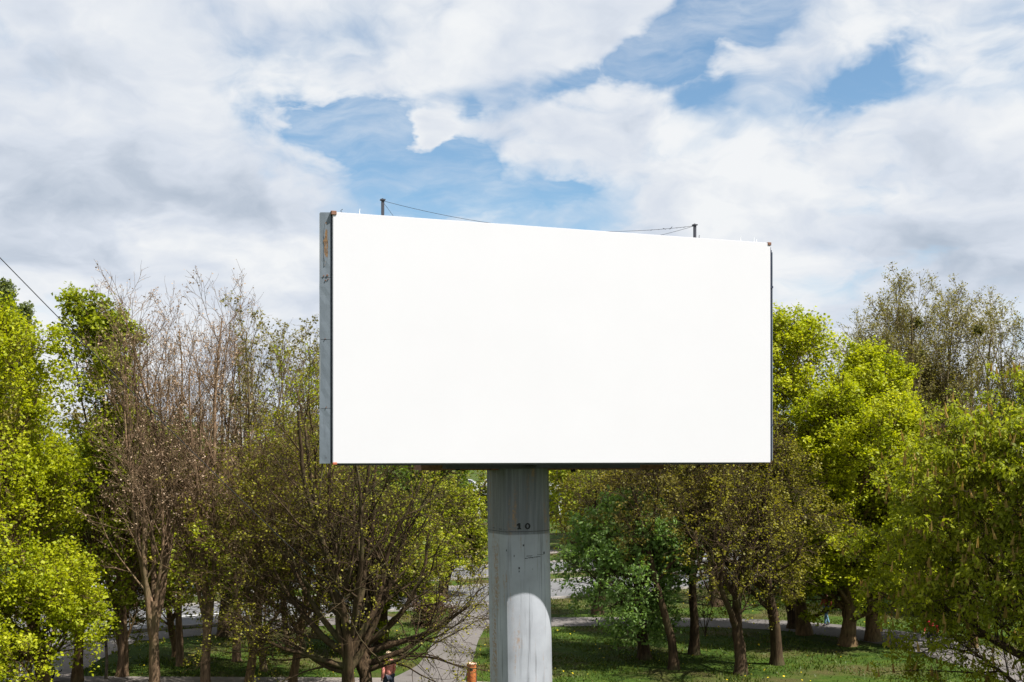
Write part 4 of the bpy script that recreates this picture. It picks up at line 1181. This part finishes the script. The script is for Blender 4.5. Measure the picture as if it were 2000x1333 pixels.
# ------------------------------------------------------------------ people
def skinned(name, verts, edges, radii, m, parent, sub=1):
    me = bpy.data.meshes.new(name); me.from_pydata(verts, edges, [])
    o = link(name, me, m, parent)
    md = o.modifiers.new('skin', 'SKIN'); md.use_smooth_shade = True
    for i, r_ in enumerate(radii):
        sv = me.skin_vertices[0].data[i]
        sv.radius = (r_, r_) if not hasattr(r_, '__len__') else r_
        sv.use_root = (i == 0)
    s2 = o.modifiers.new('sub', 'SUBSURF'); s2.levels = sub; s2.render_levels = sub
    return o
def cloth(name, col): return plain(name, col, 0.9, 0, 0.25, 12)
M['skin'] = plain('skin', (0.50, 0.30, 0.22), 0.55, 0, 0.06, 9)
def person(label, loc, rz, top, legs, hair, hgt=1.72, stride=0.22, bag=None):
    o = empty('person', label, 'person', loc, rz)
    k = hgt / 1.72
    s_ = stride
    V = lambda *a: tuple(x * k for x in a)
    # body: facing +y
    verts = [V(0, 0, .96), V(0, .01, 1.18), V(0, 0, 1.38), V(0, 0, 1.47), V(0, .02, 1.56), V(0, .02, 1.66),
             V(-.10, 0, .90), V(-.11, s_ * .55, .50), V(-.11, s_ * .75, .08), V(-.11, s_ * .75 + .17, .04),
             V(.10, 0, .90), V(.11, -s_ * .25, .50), V(.11, -s_ * .95, .10), V(.11, -s_ * .95 + .17, .04),
             V(-.19, 0, 1.38), V(-.25, -s_ * .4, 1.12), V(-.25, -s_ * .1, .88), V(-.245, .02, .80),
             V(.19, 0, 1.38), V(.25, s_ * .4, 1.12), V(.25, s_ * .9, .92), V(.245, s_ * 1.1, .86)]
    edges = [(0, 1), (1, 2), (2, 3), (3, 4), (4, 5), (0, 6), (6, 7), (7, 8), (8, 9), (0, 10), (10, 11), (11, 12), (12, 13), (2, 14), (14, 15), (15, 16), (16, 17), (2, 18), (18, 19), (19, 20), (20, 21)]
    rad = [.11, .105, .11, .05, .085, .07, .085, .06, .045, .035, .085, .06, .045, .035, .055, .042, .034, .03, .055, .042, .034, .03]
    skinned('body', verts, edges, [r_ * k for r_ in rad], M['skin'], o)
    vi = [0, 1, 2, 14, 15, 18, 19]
    skinned('jacket', [V(0, 0, .90), verts[1], V(0, 0, 1.41), verts[14], verts[15], verts[16], verts[18], verts[19], verts[20]],
            [(0, 1), (1, 2), (2, 3), (3, 4), (4, 5), (2, 6), (6, 7), (7, 8)], [.155 * k, .14 * k, .115 * k, .075 * k, .06 * k, .045 * k, .075 * k, .06 * k, .045 * k], top, o)
    skinned('trousers', [V(0, 0, .95), verts[6], verts[7], verts[8], verts[10], verts[11], verts[12]],
            [(0, 1), (1, 2), (2, 3), (0, 4), (4, 5), (5, 6)], [.13 * k, .10 * k, .08 * k, .06 * k, .10 * k, .08 * k, .06 * k], legs, o)
    for a_, b_ in ((8, 9), (12, 13)):
        p, q_ = Vector(verts[a_]), Vector(verts[b_])
        skinned('shoe', [p - Vector((0, .03, .02)), (p + q_) / 2, q_], [(0, 1), (1, 2)], [.055 * k, .05 * k, .04 * k], M['tyre'], o)
    # hair cap and face
    bmh = bmesh.new()
    bmesh.ops.create_icosphere(bmh, subdivisions=2, radius=0.105 * k)
    for v_ in list(bmh.verts):
        if v_.co.y > 0.035 * k and v_.co.z < 0.045 * k: v_.co.y = 0.035 * k
        if v_.co.z < -0.06 * k: v_.co.z = -0.06 * k
    me = bpy.data.meshes.new('hair'); bmh.to_mesh(me); bmh.free()
    link('hair', me, hair, o, (0, 0.005 * k, 1.645 * k))
    for sx in (-1, 1):
        MB().box(sx * .032 * k - .012, sx * .032 * k + .012, .098 * k, .108 * k, 1.625 * k, 1.637 * k).build('eye', M['black'], o)
    MB().prism([(.085 * k, 1.585 * k), (.125 * k, 1.59 * k), (.09 * k, 1.63 * k)], 'x', -.012 * k, .012 * k).build('nose', M['skin'], o)
    MB().box(-.025 * k, .025 * k, .09 * k, .10 * k, 1.552 * k, 1.560 * k).build('mouth', cloth('lips', (.35, .12, .1)), o)
    return o
person('person in a salmon-pink top with fair hair walking under the spreading tree', (-3.95, 36.2, 0.012), 0.6, cloth('knit_pink', (0.55, 0.20, 0.16)), cloth('denim_dark', (0.03, 0.035, 0.05)), cloth('hair_fair', (0.55, 0.42, 0.27)), 1.70)
person('person in a rust-red jacket on the grey footpath by the yellow maple', (14.75, 53.0, 0.02), 1.9, cloth('jacket_rust', (0.33, 0.07, 0.04)), cloth('denim_blue', (0.14, 0.26, 0.34)), cloth('hair_brown', (0.08, 0.045, 0.03)), 1.62)
person('person in a red coat at the bend of the grey footpath', (16.9, 45.6, 0.02), 2.6, cloth('coat_red', (0.42, 0.03, 0.03)), cloth('trousers_black', (0.03, 0.03, 0.035)), cloth('hair_grey', (0.2, 0.17, 0.15)), 1.6)
person('person in a white shirt standing by the silver car on the parking deck', (3.5 - 6.6, 143.6, 3.51), 0.3, cloth('shirt_white', (0.7, 0.7, 0.7)), cloth('trousers_navy', (0.05, 0.05, 0.08)), cloth('hair_black', (0.02, 0.02, 0.02)), 1.75)

# ------------------------------------------------------------------ grass and small flowers
rng = np.random.default_rng(77)
def on_pave(x, y):
    hit = np.zeros(len(x), dtype=bool)
    P_ = np.stack([x, y], 1)
    for Q, Wd in PAVED:
        Wd = np.full(len(Q), Wd) if np.isscalar(Wd) else np.array(Wd)
        for i in range(len(Q) - 1):
            a_, b_ = Q[i], Q[i + 1]; ab = b_ - a_
            tt = np.clip(((P_ - a_) @ ab) / (ab @ ab), 0, 1)
            dd_ = np.linalg.norm(P_ - a_ - tt[:, None] * ab, axis=1)
            hit |= dd_ < (Wd[i] * (1 - tt) + Wd[i + 1] * tt) / 2 - 0.02 + 0.12 * (len(Q) == 0)
    return hit
n = 90000
gx = rng.uniform(-24, 26, n); gy = 35.5 + 32 * rng.random(n) ** 1.4
ok = ~on_pave(gx, gy)
thin = np.sin(gx * 0.83 + 1.9 * np.sin(gy * 0.37)) + np.sin(gy * 0.61 + 1.7 * np.sin(gx * 0.45 + 1)) + 0.7 * np.sin(gx * 2.3 + gy * 1.9)
ok &= (thin > -0.5) | (rng.random(len(gx)) < 0.12)
gx, gy = gx[ok], gy[ok]
n = len(gx)
clump = np.sin(gx * 1.3 + 0.7 * np.sin(gy)) * np.cos(gy * 1.1 + gx * .3)
hh = (0.05 + 0.07 * rng.random(n)) * (1 + 0.5 * clump)
a_ = rng.random(n) * 6.28
wv = np.stack([np.cos(a_), np.sin(a_), np.zeros(n)], 1) * 0.028
bs = np.stack([gx, gy, np.zeros(n)], 1)
tip = bs + np.stack([rng.normal(0, .04, n), rng.normal(0, .04, n), hh], 1)
V = np.stack([bs - wv, bs + wv, tip], 1).reshape(-1, 3)
o = link('grass', mesh_np('grass', V, np.arange(n * 3).reshape(-1, 3)), M['blade'])
tag(o, 'short green grass growing on the park lawns', 'grass', None, 'stuff')
n = 700
gx = rng.uniform(-16, 22, n); gy = 36 + 26 * rng.random(n)
ok = ~on_pave(gx, gy) & (np.sin(gx * .9) * np.cos(gy * .6 + 1) > -0.1); gx, gy = gx[ok], gy[ok]
C = np.stack([gx, gy, 0.08 + 0.05 * rng.random(len(gx))], 1)
V3, F3 = leaves(C, 0.075, 0, 0.5, flat=3)
tag(link('dandelions', mesh_np('dandelions', V3, F3), M['flower']), 'yellow dandelions dotted over the lawns', 'dandelions', None, 'stuff')
